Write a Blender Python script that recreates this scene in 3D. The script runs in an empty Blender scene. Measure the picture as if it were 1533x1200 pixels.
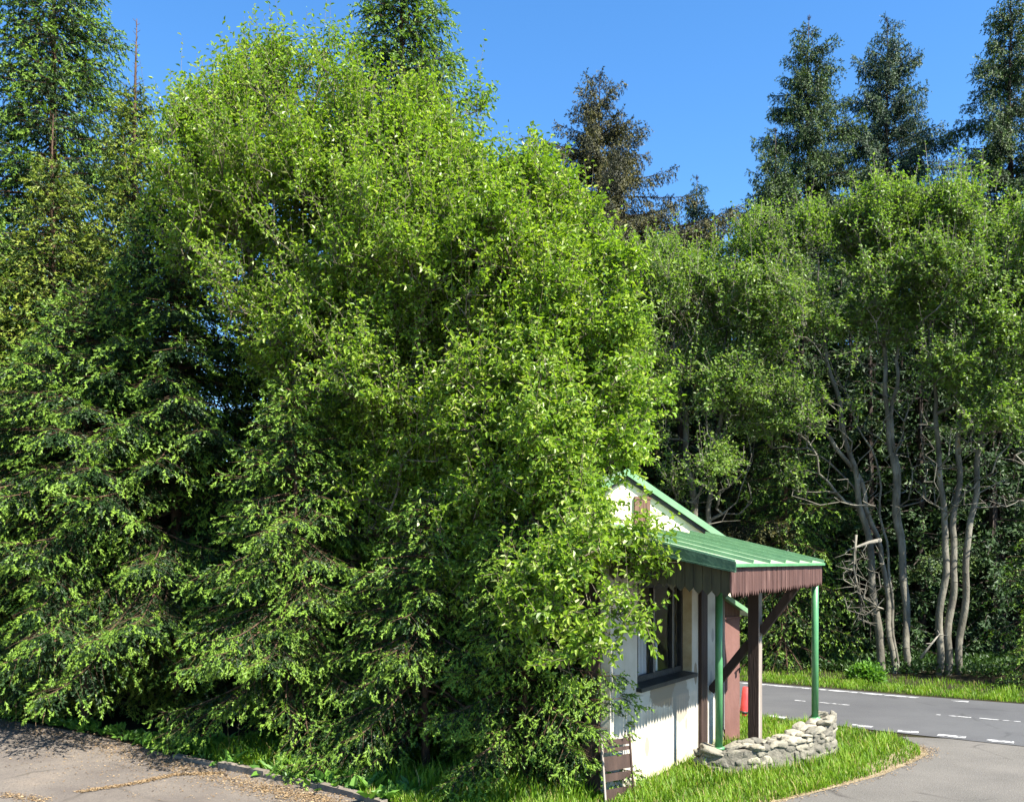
import bpy, math, random
import numpy as np
from mathutils import Vector, Matrix

F = 1400.0; HC = 2.7; HY = 838.0; CX = 766.5
sc = bpy.context.scene
COL = sc.collection
R = math.radians

def at(px, py, Y):
    return np.array([(px - CX) / F * Y, Y, HC + (HY - py) / F * Y])
def gnd(px, py):
    Y = F * HC / (py - HY)
    return ((px - CX) / F * Y, Y)

# ------------------------------------------------------------------ helpers
def nrm(v):
    return v / np.maximum(np.linalg.norm(v, axis=-1, keepdims=True), 1e-9)

class MB:
    """collects vertex and face arrays; build() links them as ONE mesh object"""
    def __init__(s):
        s.V = []; s.F = []; s.T = []; s.n = 0
    def add(s, V, Fs, tint=None):
        V = np.asarray(V, dtype=np.float64).reshape(-1, 3)
        if not isinstance(Fs, list): Fs = [Fs]
        for f in Fs:
            f = np.asarray(f, dtype=np.int64)
            if f.size: s.F.append(f + s.n)
        s.V.append(V)
        t = np.zeros(len(V)) if tint is None else np.broadcast_to(np.asarray(tint, dtype=float), (len(V),))
        s.T.append(t); s.n += len(V)
        return s
    def build(s, name, mat, parent=None, smooth=False):
        V = np.concatenate(s.V); T = np.concatenate(s.T)
        me = bpy.data.meshes.new(name)
        li = np.concatenate([f.ravel() for f in s.F])
        tot = np.concatenate([np.full(len(f), f.shape[1]) for f in s.F])
        st = np.concatenate([[0], np.cumsum(tot)[:-1]])
        me.vertices.add(len(V)); me.vertices.foreach_set('co', V.ravel().astype(np.float32))
        me.loops.add(len(li)); me.loops.foreach_set('vertex_index', li.astype(np.int32))
        me.polygons.add(len(tot))
        me.polygons.foreach_set('loop_start', st.astype(np.int32))
        a = me.attributes.new('tint', 'FLOAT', 'POINT'); a.data.foreach_set('value', T.astype(np.float32))
        me.update(calc_edges=True)
        me.polygons.foreach_set('use_smooth', np.full(len(tot), smooth))
        me.materials.append(mat)
        o = bpy.data.objects.new(name, me); COL.objects.link(o)
        if parent is not None: o.parent = parent
        return o

BOXF = np.array([[0,1,3,2],[4,6,7,5],[0,4,5,1],[2,3,7,6],[0,2,6,4],[1,5,7,3]])
def box(mb, lo, hi, tint=None):
    V = np.array([[x, y, z] for x in (lo[0], hi[0]) for y in (lo[1], hi[1]) for z in (lo[2], hi[2])])
    mb.add(V, BOXF, tint)
def beam(mb, a, b, w, h, up=(0, 0, 1), tint=None):
    """a rectangular bar from a to b"""
    a = np.array(a, float); b = np.array(b, float); d = nrm(b - a)
    u = np.array(up, float); sx = np.cross(d, u)
    if np.linalg.norm(sx) < 1e-4: sx = np.cross(d, [0, 1, 0])
    sx = nrm(sx); sz = np.cross(sx, d)
    V = [p + sx * i * w / 2 + sz * j * h / 2 for p in (a, b) for i in (-1, 1) for j in (-1, 1)]
    mb.add(np.array(V), BOXF, tint)
def prism(mb, poly, axis_vec, tint=None):
    """extrude a planar polygon (n,3) along a vector"""
    P = np.array(poly, float); n = len(P); Q = P + np.array(axis_vec, float)
    sides = np.array([[i, (i + 1) % n, n + (i + 1) % n, n + i] for i in range(n)])
    mb.add(np.concatenate([P, Q]), [np.array([list(range(n))[::-1]]), np.array([[n + i for i in range(n)]]), sides], tint)
def tubes(mb, A, B, ra, rb, k=5, tint=None):
    A = np.asarray(A, float); B = np.asarray(B, float); n = len(A)
    if n == 0: return
    ra = np.broadcast_to(ra, (n,)); rb = np.broadcast_to(rb, (n,))
    d = nrm(B - A); ref = np.where(np.abs(d[:, 2:3]) > .9, [[1., 0, 0]], [[0, 0, 1.]])
    u = nrm(np.cross(d, ref)); v = np.cross(d, u)
    ang = np.arange(k) / k * 2 * np.pi
    ring = u[:, None] * np.cos(ang)[None, :, None] + v[:, None] * np.sin(ang)[None, :, None]
    V = np.concatenate([A[:, None] + ring * ra[:, None, None], B[:, None] + ring * rb[:, None, None]], 1)
    i = np.arange(k); q = np.stack([i, (i + 1) % k, k + (i + 1) % k, k + i], 1)
    Fc = (np.arange(n) * 2 * k)[:, None, None] + q[None]
    t = None if tint is None else np.repeat(np.broadcast_to(tint, (n,)), 2 * k)
    mb.add(V.reshape(-1, 3), Fc.reshape(-1, 4), t)
def chain(mb, P, r, k=8, tint=None):
    """one smooth tapered tube through points, with end cap"""
    P = np.asarray(P, float); n = len(P); r = np.broadcast_to(r, (n,))
    d = np.gradient(P, axis=0); d = nrm(d)
    ref = np.where(np.abs(d[:, 2:3]) > .95, [[0., 1, 0]], [[0, 0, 1.]])
    u = nrm(np.cross(d, ref)); v = np.cross(d, u)
    ang = np.arange(k) / k * 2 * np.pi
    V = (P[:, None] + (u[:, None] * np.cos(ang)[None, :, None] + v[:, None] * np.sin(ang)[None, :, None]) * r[:, None, None]).reshape(-1, 3)
    i = np.arange(k); q = np.stack([i, (i + 1) % k, k + (i + 1) % k, k + i], 1)
    Fc = (np.arange(n - 1) * k)[:, None, None] + q[None]
    mb.add(V, [Fc.reshape(-1, 4), np.array([[k * (n - 1) + j for j in range(k)]]), np.array([[j for j in range(k)][::-1]])], tint)
def sheet(mb, poly, z):
    P = np.array([[p[0], p[1], z] for p in poly], float)
    from mathutils.geometry import tessellate_polygon
    t = tessellate_polygon([[Vector(p) for p in P]])
    f = np.array([list(x) for x in t])
    a = P[f[:, 0]]; b = P[f[:, 1]]; c = P[f[:, 2]]
    up = np.cross(b - a, c - a)[:, 2] < 0
    f[up] = f[up][:, ::-1]
    mb.add(P, f)
def inpoly(P, poly):
    x, y = P[:, 0], P[:, 1]; r = np.zeros(len(P), bool); j = len(poly) - 1
    for i in range(len(poly)):
        xi, yi = poly[i][:2]; xj, yj = poly[j][:2]
        c = ((yi > y) != (yj > y)) & (x < (xj - xi) * (y - yi) / (yj - yi + 1e-12) + xi)
        r ^= c; j = i
    return r
def empty(name, loc=(0, 0, 0), rz=0.0):
    o = bpy.data.objects.new(name, None); COL.objects.link(o)
    o.location = loc; o.rotation_euler = (0, 0, rz); o.empty_display_size = .3
    return o
def tag(o, label=None, cat=None, group=None, kind=None):
    if label: o['label'] = label
    if cat: o['category'] = cat
    if group: o['group'] = group
    if kind: o['kind'] = kind
    return o

# ------------------------------------------------------------------ materials
def new_mat(name):
    m = bpy.data.materials.new(name); m.use_nodes = True
    nt = m.node_tree; nt.nodes.clear()
    out = nt.nodes.new('ShaderNodeOutputMaterial')
    return m, nt, nt.nodes, nt.links, out
def ramp(N, stops, interp='LINEAR'):
    r = N.new('ShaderNodeValToRGB'); r.color_ramp.interpolation = interp
    e = r.color_ramp.elements
    while len(e) < len(stops): e.new(.5)
    for x, (p, c) in zip(e, stops):
        x.position = p; x.color = (*c, 1)
    return r
def leaf_mat(name, stops, transl=.35, rough=.42, spec=.35, tcol=(1.15, 1.25, .5)):
    m, nt, N, L, out = new_mat(name)
    at_ = N.new('ShaderNodeAttribute'); at_.attribute_name = 'tint'
    rp = ramp(N, stops); L.new(at_.outputs['Fac'], rp.inputs[0])
    p = N.new('ShaderNodeBsdfPrincipled'); p.inputs['Roughness'].default_value = rough
    p.inputs['Specular IOR Level'].default_value = spec
    L.new(rp.outputs[0], p.inputs['Base Color'])
    if transl > 0:
        t = N.new('ShaderNodeBsdfTranslucent'); mu = N.new('ShaderNodeMix'); mu.data_type = 'RGBA'; mu.blend_type = 'MULTIPLY'
        mu.inputs[0].default_value = 1; mu.inputs[7].default_value = (*tcol, 1)
        L.new(rp.outputs[0], mu.inputs[6]); L.new(mu.outputs[2], t.inputs[0])
        x = N.new('ShaderNodeMixShader'); x.inputs[0].default_value = transl
        L.new(p.outputs[0], x.inputs[1]); L.new(t.outputs[0], x.inputs[2]); L.new(x.outputs[0], out.inputs[0])
    else:
        L.new(p.outputs[0], out.inputs[0])
    return m
def noise_mat(name, stops, scale=4, detail=6, rough=.8, bump=.0, bscale=None, spec=.3, stretch=(1, 1, 1), coord='Object', metallic=0, rough2=None, fine=None, crack=None):
    """noise-driven colour ramp with bump; fine=(scale, strength, colour) adds a second speckle layer"""
    m, nt, N, L, out = new_mat(name)
    tc = N.new('ShaderNodeTexCoord'); mp = N.new('ShaderNodeMapping'); mp.inputs['Scale'].default_value = stretch
    L.new(tc.outputs[coord], mp.inputs[0])
    n = N.new('ShaderNodeTexNoise'); n.inputs['Scale'].default_value = scale; n.inputs['Detail'].default_value = detail
    n.inputs['Roughness'].default_value = .62
    L.new(mp.outputs[0], n.inputs[0]); rp = ramp(N, stops); L.new(n.outputs[0], rp.inputs[0])
    p = N.new('ShaderNodeBsdfPrincipled'); p.inputs['Roughness'].default_value = rough
    p.inputs['Specular IOR Level'].default_value = spec; p.inputs['Metallic'].default_value = metallic
    col = rp.outputs[0]
    if fine:
        n2 = N.new('ShaderNodeTexNoise'); n2.inputs['Scale'].default_value = fine[0]; n2.inputs['Detail'].default_value = 3
        L.new(mp.outputs[0], n2.inputs[0])
        r2 = ramp(N, [(.50, (0, 0, 0)), (.62, (1, 1, 1))]); L.new(n2.outputs[0], r2.inputs[0])
        ml = N.new('ShaderNodeMath'); ml.operation = 'MULTIPLY'; ml.inputs[1].default_value = fine[1]
        L.new(r2.outputs[0], ml.inputs[0])
        mx = N.new('ShaderNodeMix'); mx.data_type = 'RGBA'; mx.inputs[7].default_value = (*fine[2], 1)
        L.new(ml.outputs[0], mx.inputs[0]); L.new(col, mx.inputs[6]); col = mx.outputs[2]
    if crack:   # (scale, width, strength, colour): wandering cracks
        wv = N.new('ShaderNodeVectorMath'); wv.operation = 'MULTIPLY_ADD'; wv.inputs[1].default_value = (.5, .5, 0)
        nw = N.new('ShaderNodeTexNoise'); nw.inputs['Scale'].default_value = 1.7; nw.inputs['Detail'].default_value = 6
        L.new(mp.outputs[0], nw.inputs[0]); L.new(nw.outputs['Color'], wv.inputs[0]); L.new(mp.outputs[0], wv.inputs[2])
        vo = N.new('ShaderNodeTexVoronoi'); vo.feature = 'DISTANCE_TO_EDGE'; vo.inputs['Scale'].default_value = crack[0]; L.new(wv.outputs[0], vo.inputs['Vector'])
        mr = N.new('ShaderNodeMapRange'); mr.inputs[1].default_value = 0; mr.inputs[2].default_value = crack[1]; mr.inputs[3].default_value = crack[2]; mr.inputs[4].default_value = 0
        L.new(vo.outputs['Distance'], mr.inputs[0])
        mg = N.new('ShaderNodeMath'); mg.operation = 'MULTIPLY'; rg = ramp(N, [(.45, (0, 0, 0)), (.6, (1, 1, 1))]); L.new(nw.outputs[0], rg.inputs[0])
        L.new(mr.outputs[0], mg.inputs[0]); L.new(rg.outputs[0], mg.inputs[1])
        mc = N.new('ShaderNodeMix'); mc.data_type = 'RGBA'; mc.inputs[7].default_value = (*crack[3], 1); L.new(mg.outputs[0], mc.inputs[0]); L.new(col, mc.inputs[6]); col = mc.outputs[2]
    L.new(col, p.inputs['Base Color'])
    if bump > 0:
        nb = N.new('ShaderNodeTexNoise'); nb.inputs['Scale'].default_value = bscale or scale * 4; nb.inputs['Detail'].default_value = 5
        L.new(mp.outputs[0], nb.inputs[0])
        b = N.new('ShaderNodeBump'); b.inputs['Strength'].default_value = bump; b.inputs['Distance'].default_value = .02
        L.new(nb.outputs[0], b.inputs['Height']); L.new(b.outputs[0], p.inputs['Normal'])
    L.new(p.outputs[0], out.inputs[0])
    return m

M = {}
M['willow_leaf'] = leaf_mat('willow_leaf', [(0, (.08, .155, .014)), (.5, (.18, .29, .026)), (.85, (.27, .36, .04)), (1, (.35, .40, .14))], .46, .4, .4)
M['old_willow_leaf'] = leaf_mat('old_willow_leaf', [(0, (.07, .14, .022)), (.5, (.145, .24, .036)), (1, (.25, .33, .09))], .45, .45, .35)
M['spruce_near'] = leaf_mat('spruce_near', [(0, (.012, .030, .008)), (.45, (.026, .060, .013)), (.55, (.08, .16, .02)), (1, (.17, .27, .03))], .28, .5, .25)
M['spruce_young'] = leaf_mat('spruce_young', [(0, (.025, .05, .010)), (.45, (.05, .085, .015)), (.55, (.11, .17, .022)), (1, (.22, .26, .035))], .28, .5, .25)
M['spruce_far'] = leaf_mat('spruce_far', [(0, (.013, .030, .011)), (.6, (.030, .062, .016)), (1, (.080, .125, .018))], .12, .55, .2)
M['spruce_cone'] = leaf_mat('spruce_cone', [(0, (.016, .019, .008)), (.6, (.036, .040, .012)), (1, (.095, .085, .018))], .10, .55, .2)
M['spruce_blue'] = leaf_mat('spruce_blue', [(0, (.014, .032, .022)), (.6, (.03, .06, .032)), (1, (.07, .11, .035))], .12, .55, .2)
M['grass'] = leaf_mat('grass', [(0, (.06, .12, .010)), (.5, (.125, .235, .014)), (.85, (.19, .285, .026)), (1, (.33, .29, .11))], .4, .5, .25)
M['weed'] = leaf_mat('weed', [(0, (.05, .13, .02)), (1, (.13, .26, .035))], .35, .45, .3)
M['ivy'] = leaf_mat('shade_plant_leaf', [(0, (.02, .05, .012)), (1, (.06, .11, .02))], .25, .5, .25)
M['litter'] = leaf_mat('litter', [(0, (.10, .062, .032)), (.6, (.21, .14, .07)), (1, (.32, .24, .14))], 0, .8, .2)
M['bark_spruce'] = noise_mat('bark_spruce', [(.3, (.03, .018, .010)), (.7, (.11, .062, .036))], 14, 5, .9, .7, 40, stretch=(1, 1, .4))
M['bark_dark'] = noise_mat('dark_spruce_bark', [(.3, (.012, .009, .007)), (.7, (.05, .036, .028))], 14, 5, .9, .5, 40)
M['green_shaded'] = noise_mat('shaded_green_paint', [(.3, (.022, .055, .03)), (.7, (.05, .10, .058))], 6, 7, .6, .2, 30)  # trim green darkened, so the near rake's shade sits in the colour
M['bark_willow'] = noise_mat('bark_willow', [(.3, (.06, .05, .03)), (.55, (.14, .12, .075)), (.75, (.24, .21, .15))], 6, 6, .85, .6, 30)
M['bark_old'] = noise_mat('bark_old', [(.30, (.045, .04, .03)), (.5, (.115, .105, .08)), (.66, (.20, .185, .145)), (.74, (.26, .16, .04))], 3.2, 7, .85, .6, 30, stretch=(1, 1, .5))
M['plaster'] = None

def plaster_mat():
    m, nt, N, L, out = new_mat('peeling_plaster')
    tc = N.new('ShaderNodeTexCoord')
    p = N.new('ShaderNodeBsdfPrincipled'); p.inputs['Roughness'].default_value = .85; p.inputs['Specular IOR Level'].default_value = .2
    n1 = N.new('ShaderNodeTexNoise'); n1.inputs['Scale'].default_value = 2.2; n1.inputs['Detail'].default_value = 8
    L.new(tc.outputs['Object'], n1.inputs[0])
    base = ramp(N, [(.3, (.29, .26, .205)), (.48, (.41, .375, .305)), (.7, (.49, .455, .38))]); L.new(n1.outputs[0], base.inputs[0])
    col = base.outputs[0]
    # flaked patches with a shape of their own, centred where the wall has lost its paint
    n2 = N.new('ShaderNodeTexNoise'); n2.inputs['Scale'].default_value = 5.5; n2.inputs['Detail'].default_value = 9; n2.inputs['Roughness'].default_value = .7
    L.new(tc.outputs['Object'], n2.inputs[0])
    def patch(center, scl, colr, soft=.03, lim=1.0, amp=1.1):
        nonlocal col
        mp = N.new('ShaderNodeMapping'); mp.vector_type = 'POINT'
        mp.inputs['Location'].default_value = [-c / s_ for c, s_ in zip(center, scl)]
        mp.inputs['Scale'].default_value = [1 / s_ for s_ in scl]
        L.new(tc.outputs['Object'], mp.inputs[0])
        ln = N.new('ShaderNodeVectorMath'); ln.operation = 'LENGTH'; L.new(mp.outputs[0], ln.inputs[0])
        ad = N.new('ShaderNodeMath'); ad.operation = 'MULTIPLY_ADD'; ad.inputs[1].default_value = amp; 
        L.new(n2.outputs[0], ad.inputs[0]); L.new(ln.outputs['Value'], ad.inputs[2])
        r = ramp(N, [(0, (1, 1, 1)), (1, (0, 0, 0))])
        sb = N.new('ShaderNodeMapRange'); sb.inputs[1].default_value = lim + amp * .5 - soft; sb.inputs[2].default_value = lim + amp * .5 + soft
        sb.inputs[3].default_value = 1; sb.inputs[4].default_value = 0
        L.new(ad.outputs[0], sb.inputs[0])
        mx = N.new('ShaderNodeMix'); mx.data_type = 'RGBA'; mx.inputs[7].default_value = (*colr, 1)
        L.new(sb.outputs[0], mx.inputs[0]); L.new(col, mx.inputs[6]); col = mx.outputs[2]
    tan = (.23, .185, .13); gr = (.27, .235, .185)
    patch((1.15, 0, 1.02), (.62, 9, .19), tan)
    patch((1.55, 0, .86), (.30, 9, .30), gr)
    patch((2.1, 0, 1.15), (.06, 9, .16), tan)
    patch((2.78, 0, 1.62), (.05, 9, .10), (.3, .28, .25))
    patch((2.72, 0, 1.02), (.05, 9, .10), (.3, .28, .25))
    patch((.95, 0, .10), (.95, 9, .13), (.46, .40, .29), .08)
    patch((.45, 0, .42), (.07, 9, .12), (.25, .22, .18), .03)
    patch((1.75, 0, .50), (.04, 9, .08), (.25, .22, .18), .03)
    patch((1.25, 0, .40), (.10, 9, .07), (.42, .34, .26), .03)
    L.new(col, p.inputs['Base Color'])
    b = N.new('ShaderNodeBump'); b.inputs['Strength'].default_value = .15; b.inputs['Distance'].default_value = .006
    n3 = N.new('ShaderNodeTexNoise'); n3.inputs['Scale'].default_value = 40; n3.inputs['Detail'].default_value = 4
    L.new(tc.outputs['Object'], n3.inputs[0])
    L.new(n3.outputs[0], b.inputs['Height']); L.new(b.outputs[0], p.inputs['Normal'])
    L.new(p.outputs[0], out.inputs[0])
    return m
M['plaster'] = plaster_mat()
M['cream'] = noise_mat('cream_render', [(.3, (.68, .60, .40)), (.7, (.80, .73, .52))], 3, 6, .85, .3, 50)
M['green_roof'] = noise_mat('green_roof_paint', [(.25, (.175, .235, .145)), (.5, (.245, .315, .20)), (.75, (.30, .36, .25))], 3.5, 8, .6, .15, 20, .4, fine=(9, .25, (.16, .27, .17)))
M['green_trim'] = noise_mat('green_trim_paint', [(.3, (.125, .25, .13)), (.7, (.185, .335, .18))], 4, 6, .4, .1, 20, .45)
M['green_pole'] = noise_mat('green_pole_paint', [(.3, (.045, .165, .062)), (.7, (.075, .23, .095))], 5, 6, .38, .05, 30, .5)
M['brown_wood'] = noise_mat('dark_brown_wood', [(.3, (.020, .012, .009)), (.7, (.055, .033, .025))], 6, 6, .7, .4, 40, stretch=(1, 1, .15))
M['grey_wood'] = noise_mat('weathered_post_wood', [(.3, (.14, .11, .09)), (.55, (.27, .235, .20)), (.8, (.38, .345, .31))], 8, 7, .8, .5, 50, stretch=(1.5, 1.5, .08))
M['valance_red'] = noise_mat('red_brown_valance', [(.28, (.04, .018, .014)), (.55, (.075, .036, .028)), (.75, (.155, .092, .075))], 12, 7, .75, .4, 50, stretch=(1, 1, .12))
M['valance_dark'] = noise_mat('dark_olive_valance', [(.3, (.03, .026, .014)), (.7, (.075, .065, .03))], 12, 6, .8, .4, 50, stretch=(1, 1, .12))  # olive brown tone of the rake boards
M['door'] = noise_mat('brown_door_paint', [(.3, (.14, .068, .055)), (.7, (.20, .10, .082))], 3, 6, .6, .15, 30, .35, stretch=(1, 1, .4))
M['shutter'] = noise_mat('brown_shutter_wood', [(.3, (.07, .035, .024)), (.7, (.21, .12, .085))], 9, 6, .7, .4, 40, stretch=(1.5, 1.5, .1))
M['black_wood'] = noise_mat('black_window_paint', [(.3, (.012, .012, .012)), (.7, (.035, .033, .03))], 6, 5, .5, .2, 40)
M['frame_grey'] = noise_mat('pale_frame_edge', [(.3, (.16, .15, .13)), (.7, (.28, .26, .23))], 8, 5, .6, .2, 40, stretch=(1, 1, .2))
M['ochre'] = noise_mat('ochre_reveal', [(.3, (.36, .26, .13)), (.7, (.52, .42, .26))], 5, 6, .85, .2, 40)
M['pale_sheet'] = noise_mat('grey_sheet', [(.3, (.42, .42, .42)), (.7, (.55, .55, .54))], 6, 4, .8, 0, stretch=(6, 1, .3))
M['interior'] = noise_mat('dim_interior', [(.3, (.04, .035, .028)), (.7, (.07, .06, .05))], 3, 4, .9)
M['stone'] = leaf_mat('field_stone', [(0, (.10, .095, .085)), (.5, (.24, .225, .19)), (.85, (.38, .35, .27)), (1, (.42, .31, .08))], 0, .85, .25)
def stone_mat():
    m, nt, N, L, out = new_mat('field_stone_rough')
    a = N.new('ShaderNodeAttribute'); a.attribute_name = 'tint'
    tc = N.new('ShaderNodeTexCoord'); n = N.new('ShaderNodeTexNoise'); n.inputs['Scale'].default_value = 11; n.inputs['Detail'].default_value = 8
    L.new(tc.outputs['Object'], n.inputs[0])
    ad = N.new('ShaderNodeMath'); ad.operation = 'MULTIPLY_ADD'; ad.inputs[1].default_value = .9; L.new(n.outputs[0], ad.inputs[0])
    sb = N.new('ShaderNodeMath'); sb.operation = 'SUBTRACT'; sb.inputs[1].default_value = .45; L.new(a.outputs['Fac'], sb.inputs[0]); L.new(sb.outputs[0], ad.inputs[2])
    rp = ramp(N, [(0, (.05, .046, .036)), (.4, (.115, .107, .083)), (.75, (.195, .178, .132)), (1, (.27, .245, .18))]); L.new(ad.outputs[0], rp.inputs[0])
    n4 = N.new('ShaderNodeTexNoise'); n4.inputs['Scale'].default_value = 2.6; n4.inputs['Detail'].default_value = 7
    L.new(tc.outputs['Object'], n4.inputs[0]); r4 = ramp(N, [(.60, (0, 0, 0)), (.66, (1, 1, 1))]); L.new(n4.outputs[0], r4.inputs[0])
    mx = N.new('ShaderNodeMix'); mx.data_type = 'RGBA'; mx.inputs[7].default_value = (.30, .22, .06, 1)
    sc_ = N.new('ShaderNodeMath'); sc_.operation = 'MULTIPLY'; sc_.inputs[1].default_value = .6
    L.new(r4.outputs[0], sc_.inputs[0]); L.new(sc_.outputs[0], mx.inputs[0]); L.new(rp.outputs[0], mx.inputs[6])
    p = N.new('ShaderNodeBsdfPrincipled'); p.inputs['Roughness'].default_value = .9; L.new(mx.outputs[2], p.inputs['Base Color'])
    b = N.new('ShaderNodeBump'); b.inputs['Strength'].default_value = .8; b.inputs['Distance'].default_value = .02
    n3 = N.new('ShaderNodeTexNoise'); n3.inputs['Scale'].default_value = 30; n3.inputs['Detail'].default_value = 6
    L.new(tc.outputs['Object'], n3.inputs[0]); L.new(n3.outputs[0], b.inputs['Height']); L.new(b.outputs[0], p.inputs['Normal'])
    L.new(p.outputs[0], out.inputs[0]); return m
M['stone'] = stone_mat()
M['mortar'] = noise_mat('grey_mortar', [(.3, (.08, .074, .058)), (.7, (.18, .165, .13))], 9, 7, .95, .6, 40)
M['parking'] = noise_mat('worn_parking_asphalt', [(.3, (.098, .083, .071)), (.55, (.14, .12, .10)), (.75, (.19, .155, .12))], .9, 9, .9, .7, 60, .2, fine=(45, .55, (.08, .068, .062)), crack=(.45, .02, .8, (.07, .06, .05)))
M['side_road'] = noise_mat('side_road_asphalt', [(.3, (.085, .079, .069)), (.7, (.128, .118, .103))], .8, 9, .9, .5, 60, .2, fine=(50, .3, (.14, .135, .13)), crack=(.5, .018, .8, (.05, .045, .04)))
M['road'] = noise_mat('main_road_asphalt', [(.3, (.052, .052, .054)), (.7, (.080, .080, .080))], .5, 8, .8, .3, 60, .3, fine=(40, .2, (.08, .08, .085)), crack=(.25, .012, .7, (.03, .03, .03)))
M['marking'] = noise_mat('worn_road_paint', [(.40, (.10, .10, .10)), (.52, (.42, .42, .41)), (.8, (.52, .52, .50))], 7, 9, .7)
M['soil'] = noise_mat('forest_soil', [(.3, (.012, .010, .006)), (.6, (.026, .022, .011)), (.8, (.026, .036, .010))], 1.2, 8, .95, .5, 20, .1)
M['sand'] = noise_mat('dusty_edge', [(.3, (.17, .135, .08)), (.7, (.27, .22, .14))], 3, 8, .95, .5, 40, .1)
M['kerb'] = noise_mat('kerb_concrete', [(.3, (.10, .085, .068)), (.7, (.20, .17, .135))], 5, 8, .9, .5, 40, .2)
M['red'] = noise_mat('faded_red_plastic', [(.3, (.42, .028, .03)), (.7, (.58, .06, .055))], 4, 5, .5, .05)
M['deadwood'] = noise_mat('bleached_deadwood', [(.3, (.10, .09, .072)), (.7, (.24, .22, .18))], 6, 6, .85, .4, 40)

def glass_mat():
    m, nt, N, L, out = new_mat('dim_window_glass')
    t = N.new('ShaderNodeBsdfTransparent'); t.inputs[0].default_value = (.9, .92, .92, 1)
    g = N.new('ShaderNodeBsdfGlossy'); g.inputs['Roughness'].default_value = .05
    lw = N.new('ShaderNodeLayerWeight'); lw.inputs[0].default_value = .5
    pw = N.new('ShaderNodeMath'); pw.operation = 'POWER'; pw.inputs[1].default_value = 4; L.new(lw.outputs['Facing'], pw.inputs[0])
    ma = N.new('ShaderNodeMath'); ma.operation = 'MULTIPLY_ADD'; ma.inputs[1].default_value = .6; ma.inputs[2].default_value = .05; L.new(pw.outputs[0], ma.inputs[0])
    x = N.new('ShaderNodeMixShader'); L.new(ma.outputs[0], x.inputs[0]); L.new(t.outputs[0], x.inputs[1]); L.new(g.outputs[0], x.inputs[2])
    L.new(x.outputs[0], out.inputs[0]); return m
M['glass'] = glass_mat()

# ------------------------------------------------------------------ camera, sun, sky
cam = bpy.data.cameras.new('camera'); co = bpy.data.objects.new('camera', cam); COL.objects.link(co)
co.location = (0, 0, HC); co.rotation_euler = (R(90), 0, 0)
cam.sensor_width = 36; cam.lens = F / 1533 * 36; cam.shift_y = (HY - 600) / 1533
cam.clip_end = 2000; sc.camera = co
EL = R(49); SX, SY = .79, -.613
SX, SY = SX / math.hypot(SX, SY), SY / math.hypot(SX, SY)
S = Vector((SX * math.cos(EL), SY * math.cos(EL), math.sin(EL))).normalized()
sl = bpy.data.lights.new('sun', 'SUN'); sl.energy = 5.0; sl.angle = R(.5); sl.color = (1, .95, .86)
so = bpy.data.objects.new('sun', sl); COL.objects.link(so); so.rotation_euler = (-S).to_track_quat('-Z', 'Y').to_euler(); so.location = (20, -10, 30)
w = bpy.data.worlds.new('World'); sc.world = w; w.use_nodes = True
nt = w.node_tree; nt.nodes.clear()
wo = nt.nodes.new('ShaderNodeOutputWorld'); bg = nt.nodes.new('ShaderNodeBackground'); bg.inputs[1].default_value = .085
sk = nt.nodes.new('ShaderNodeTexSky'); sk.sky_type = 'NISHITA'; sk.sun_disc = False; sk.sun_elevation = EL
sk.sun_rotation = math.atan2(SX, SY); sk.altitude = 800; sk.air_density = 1.0; sk.dust_density = .3; sk.ozone_density = 3
hs = nt.nodes.new('ShaderNodeHueSaturation'); hs.inputs['Saturation'].default_value = 1.24; hs.inputs['Value'].default_value = 1.0
nt.links.new(sk.outputs[0], hs.inputs['Color']); nt.links.new(hs.outputs[0], bg.inputs[0]); nt.links.new(bg.outputs[0], wo.inputs[0])
sc.view_settings.view_transform = 'Standard'; sc.view_settings.look = 'None'; sc.view_settings.exposure = 1.9; sc.view_settings.gamma = 1
sc.render.engine = 'CYCLES'
sc.cycles.max_bounces = 6; sc.cycles.diffuse_bounces = 3; sc.cycles.glossy_bounces = 2; sc.cycles.transmission_bounces = 4; sc.cycles.transparent_max_bounces = 6
sc.cycles.use_denoising = True; sc.cycles.denoiser = 'OPENIMAGEDENOISE'; sc.cycles.denoising_input_passes = 'RGB_ALBEDO_NORMAL'; sc.cycles.denoising_prefilter = 'ACCURATE'; sc.cycles.use_adaptive_sampling = True; sc.cycles.adaptive_threshold = .02
sc.cycles.sample_clamp_indirect = 4

# ------------------------------------------------------------------ ground, roads
g = MB(); sheet(g, [(-250, -60), (250, -60), (250, 400), (-250, 400)], 0)
tag(g.build('ground', M['soil']), kind='structure')
EDGE = [(-30, 27), (-14, 18.4), gnd(0, 1075), gnd(130, 1098), gnd(200, 1115), gnd(270, 1135), gnd(400, 1163), gnd(480, 1180), (-1.53, 10.36), (-.6, 9.7)]
g = MB(); sheet(g, EDGE + [(0.6, 9.3), (.8, 4), (0.8, -20), (-40, -20), (-40, 27)], .008)
tag(g.build('parking_lot', M['parking']), kind='structure')
SIDE = [(.6, 9.5), (2.0, 9.85), (2.86, 10.44), (3.66, 11.05), (4.56, 11.74), (5.35, 12.55), (5.75, 13.05), (5.92, 13.5), (5.95, 14.3)]
g = MB(); sheet(g, SIDE + [(7.6, 13.9), (14, 9.5), (30, -4), (30, -20), (.6, -20)], .004)
tag(g.build('side_road', M['side_road']), kind='structure')
FAR = [np.array(p) for p in [(-40, 46), (-8, 29.9), gnd(1142, 1025), gnd(1375, 1045), gnd(1533, 1057), (18, 12.3), (40, -2)]]
NEAR = [np.array(p) for p in [(-40, 42), (-8, 25.8), gnd(1151, 1072), gnd(1375, 1098), gnd(1517, 1113), (13.5, 9.9), (36, -5)]]
g = MB(); n = len(FAR)
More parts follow.
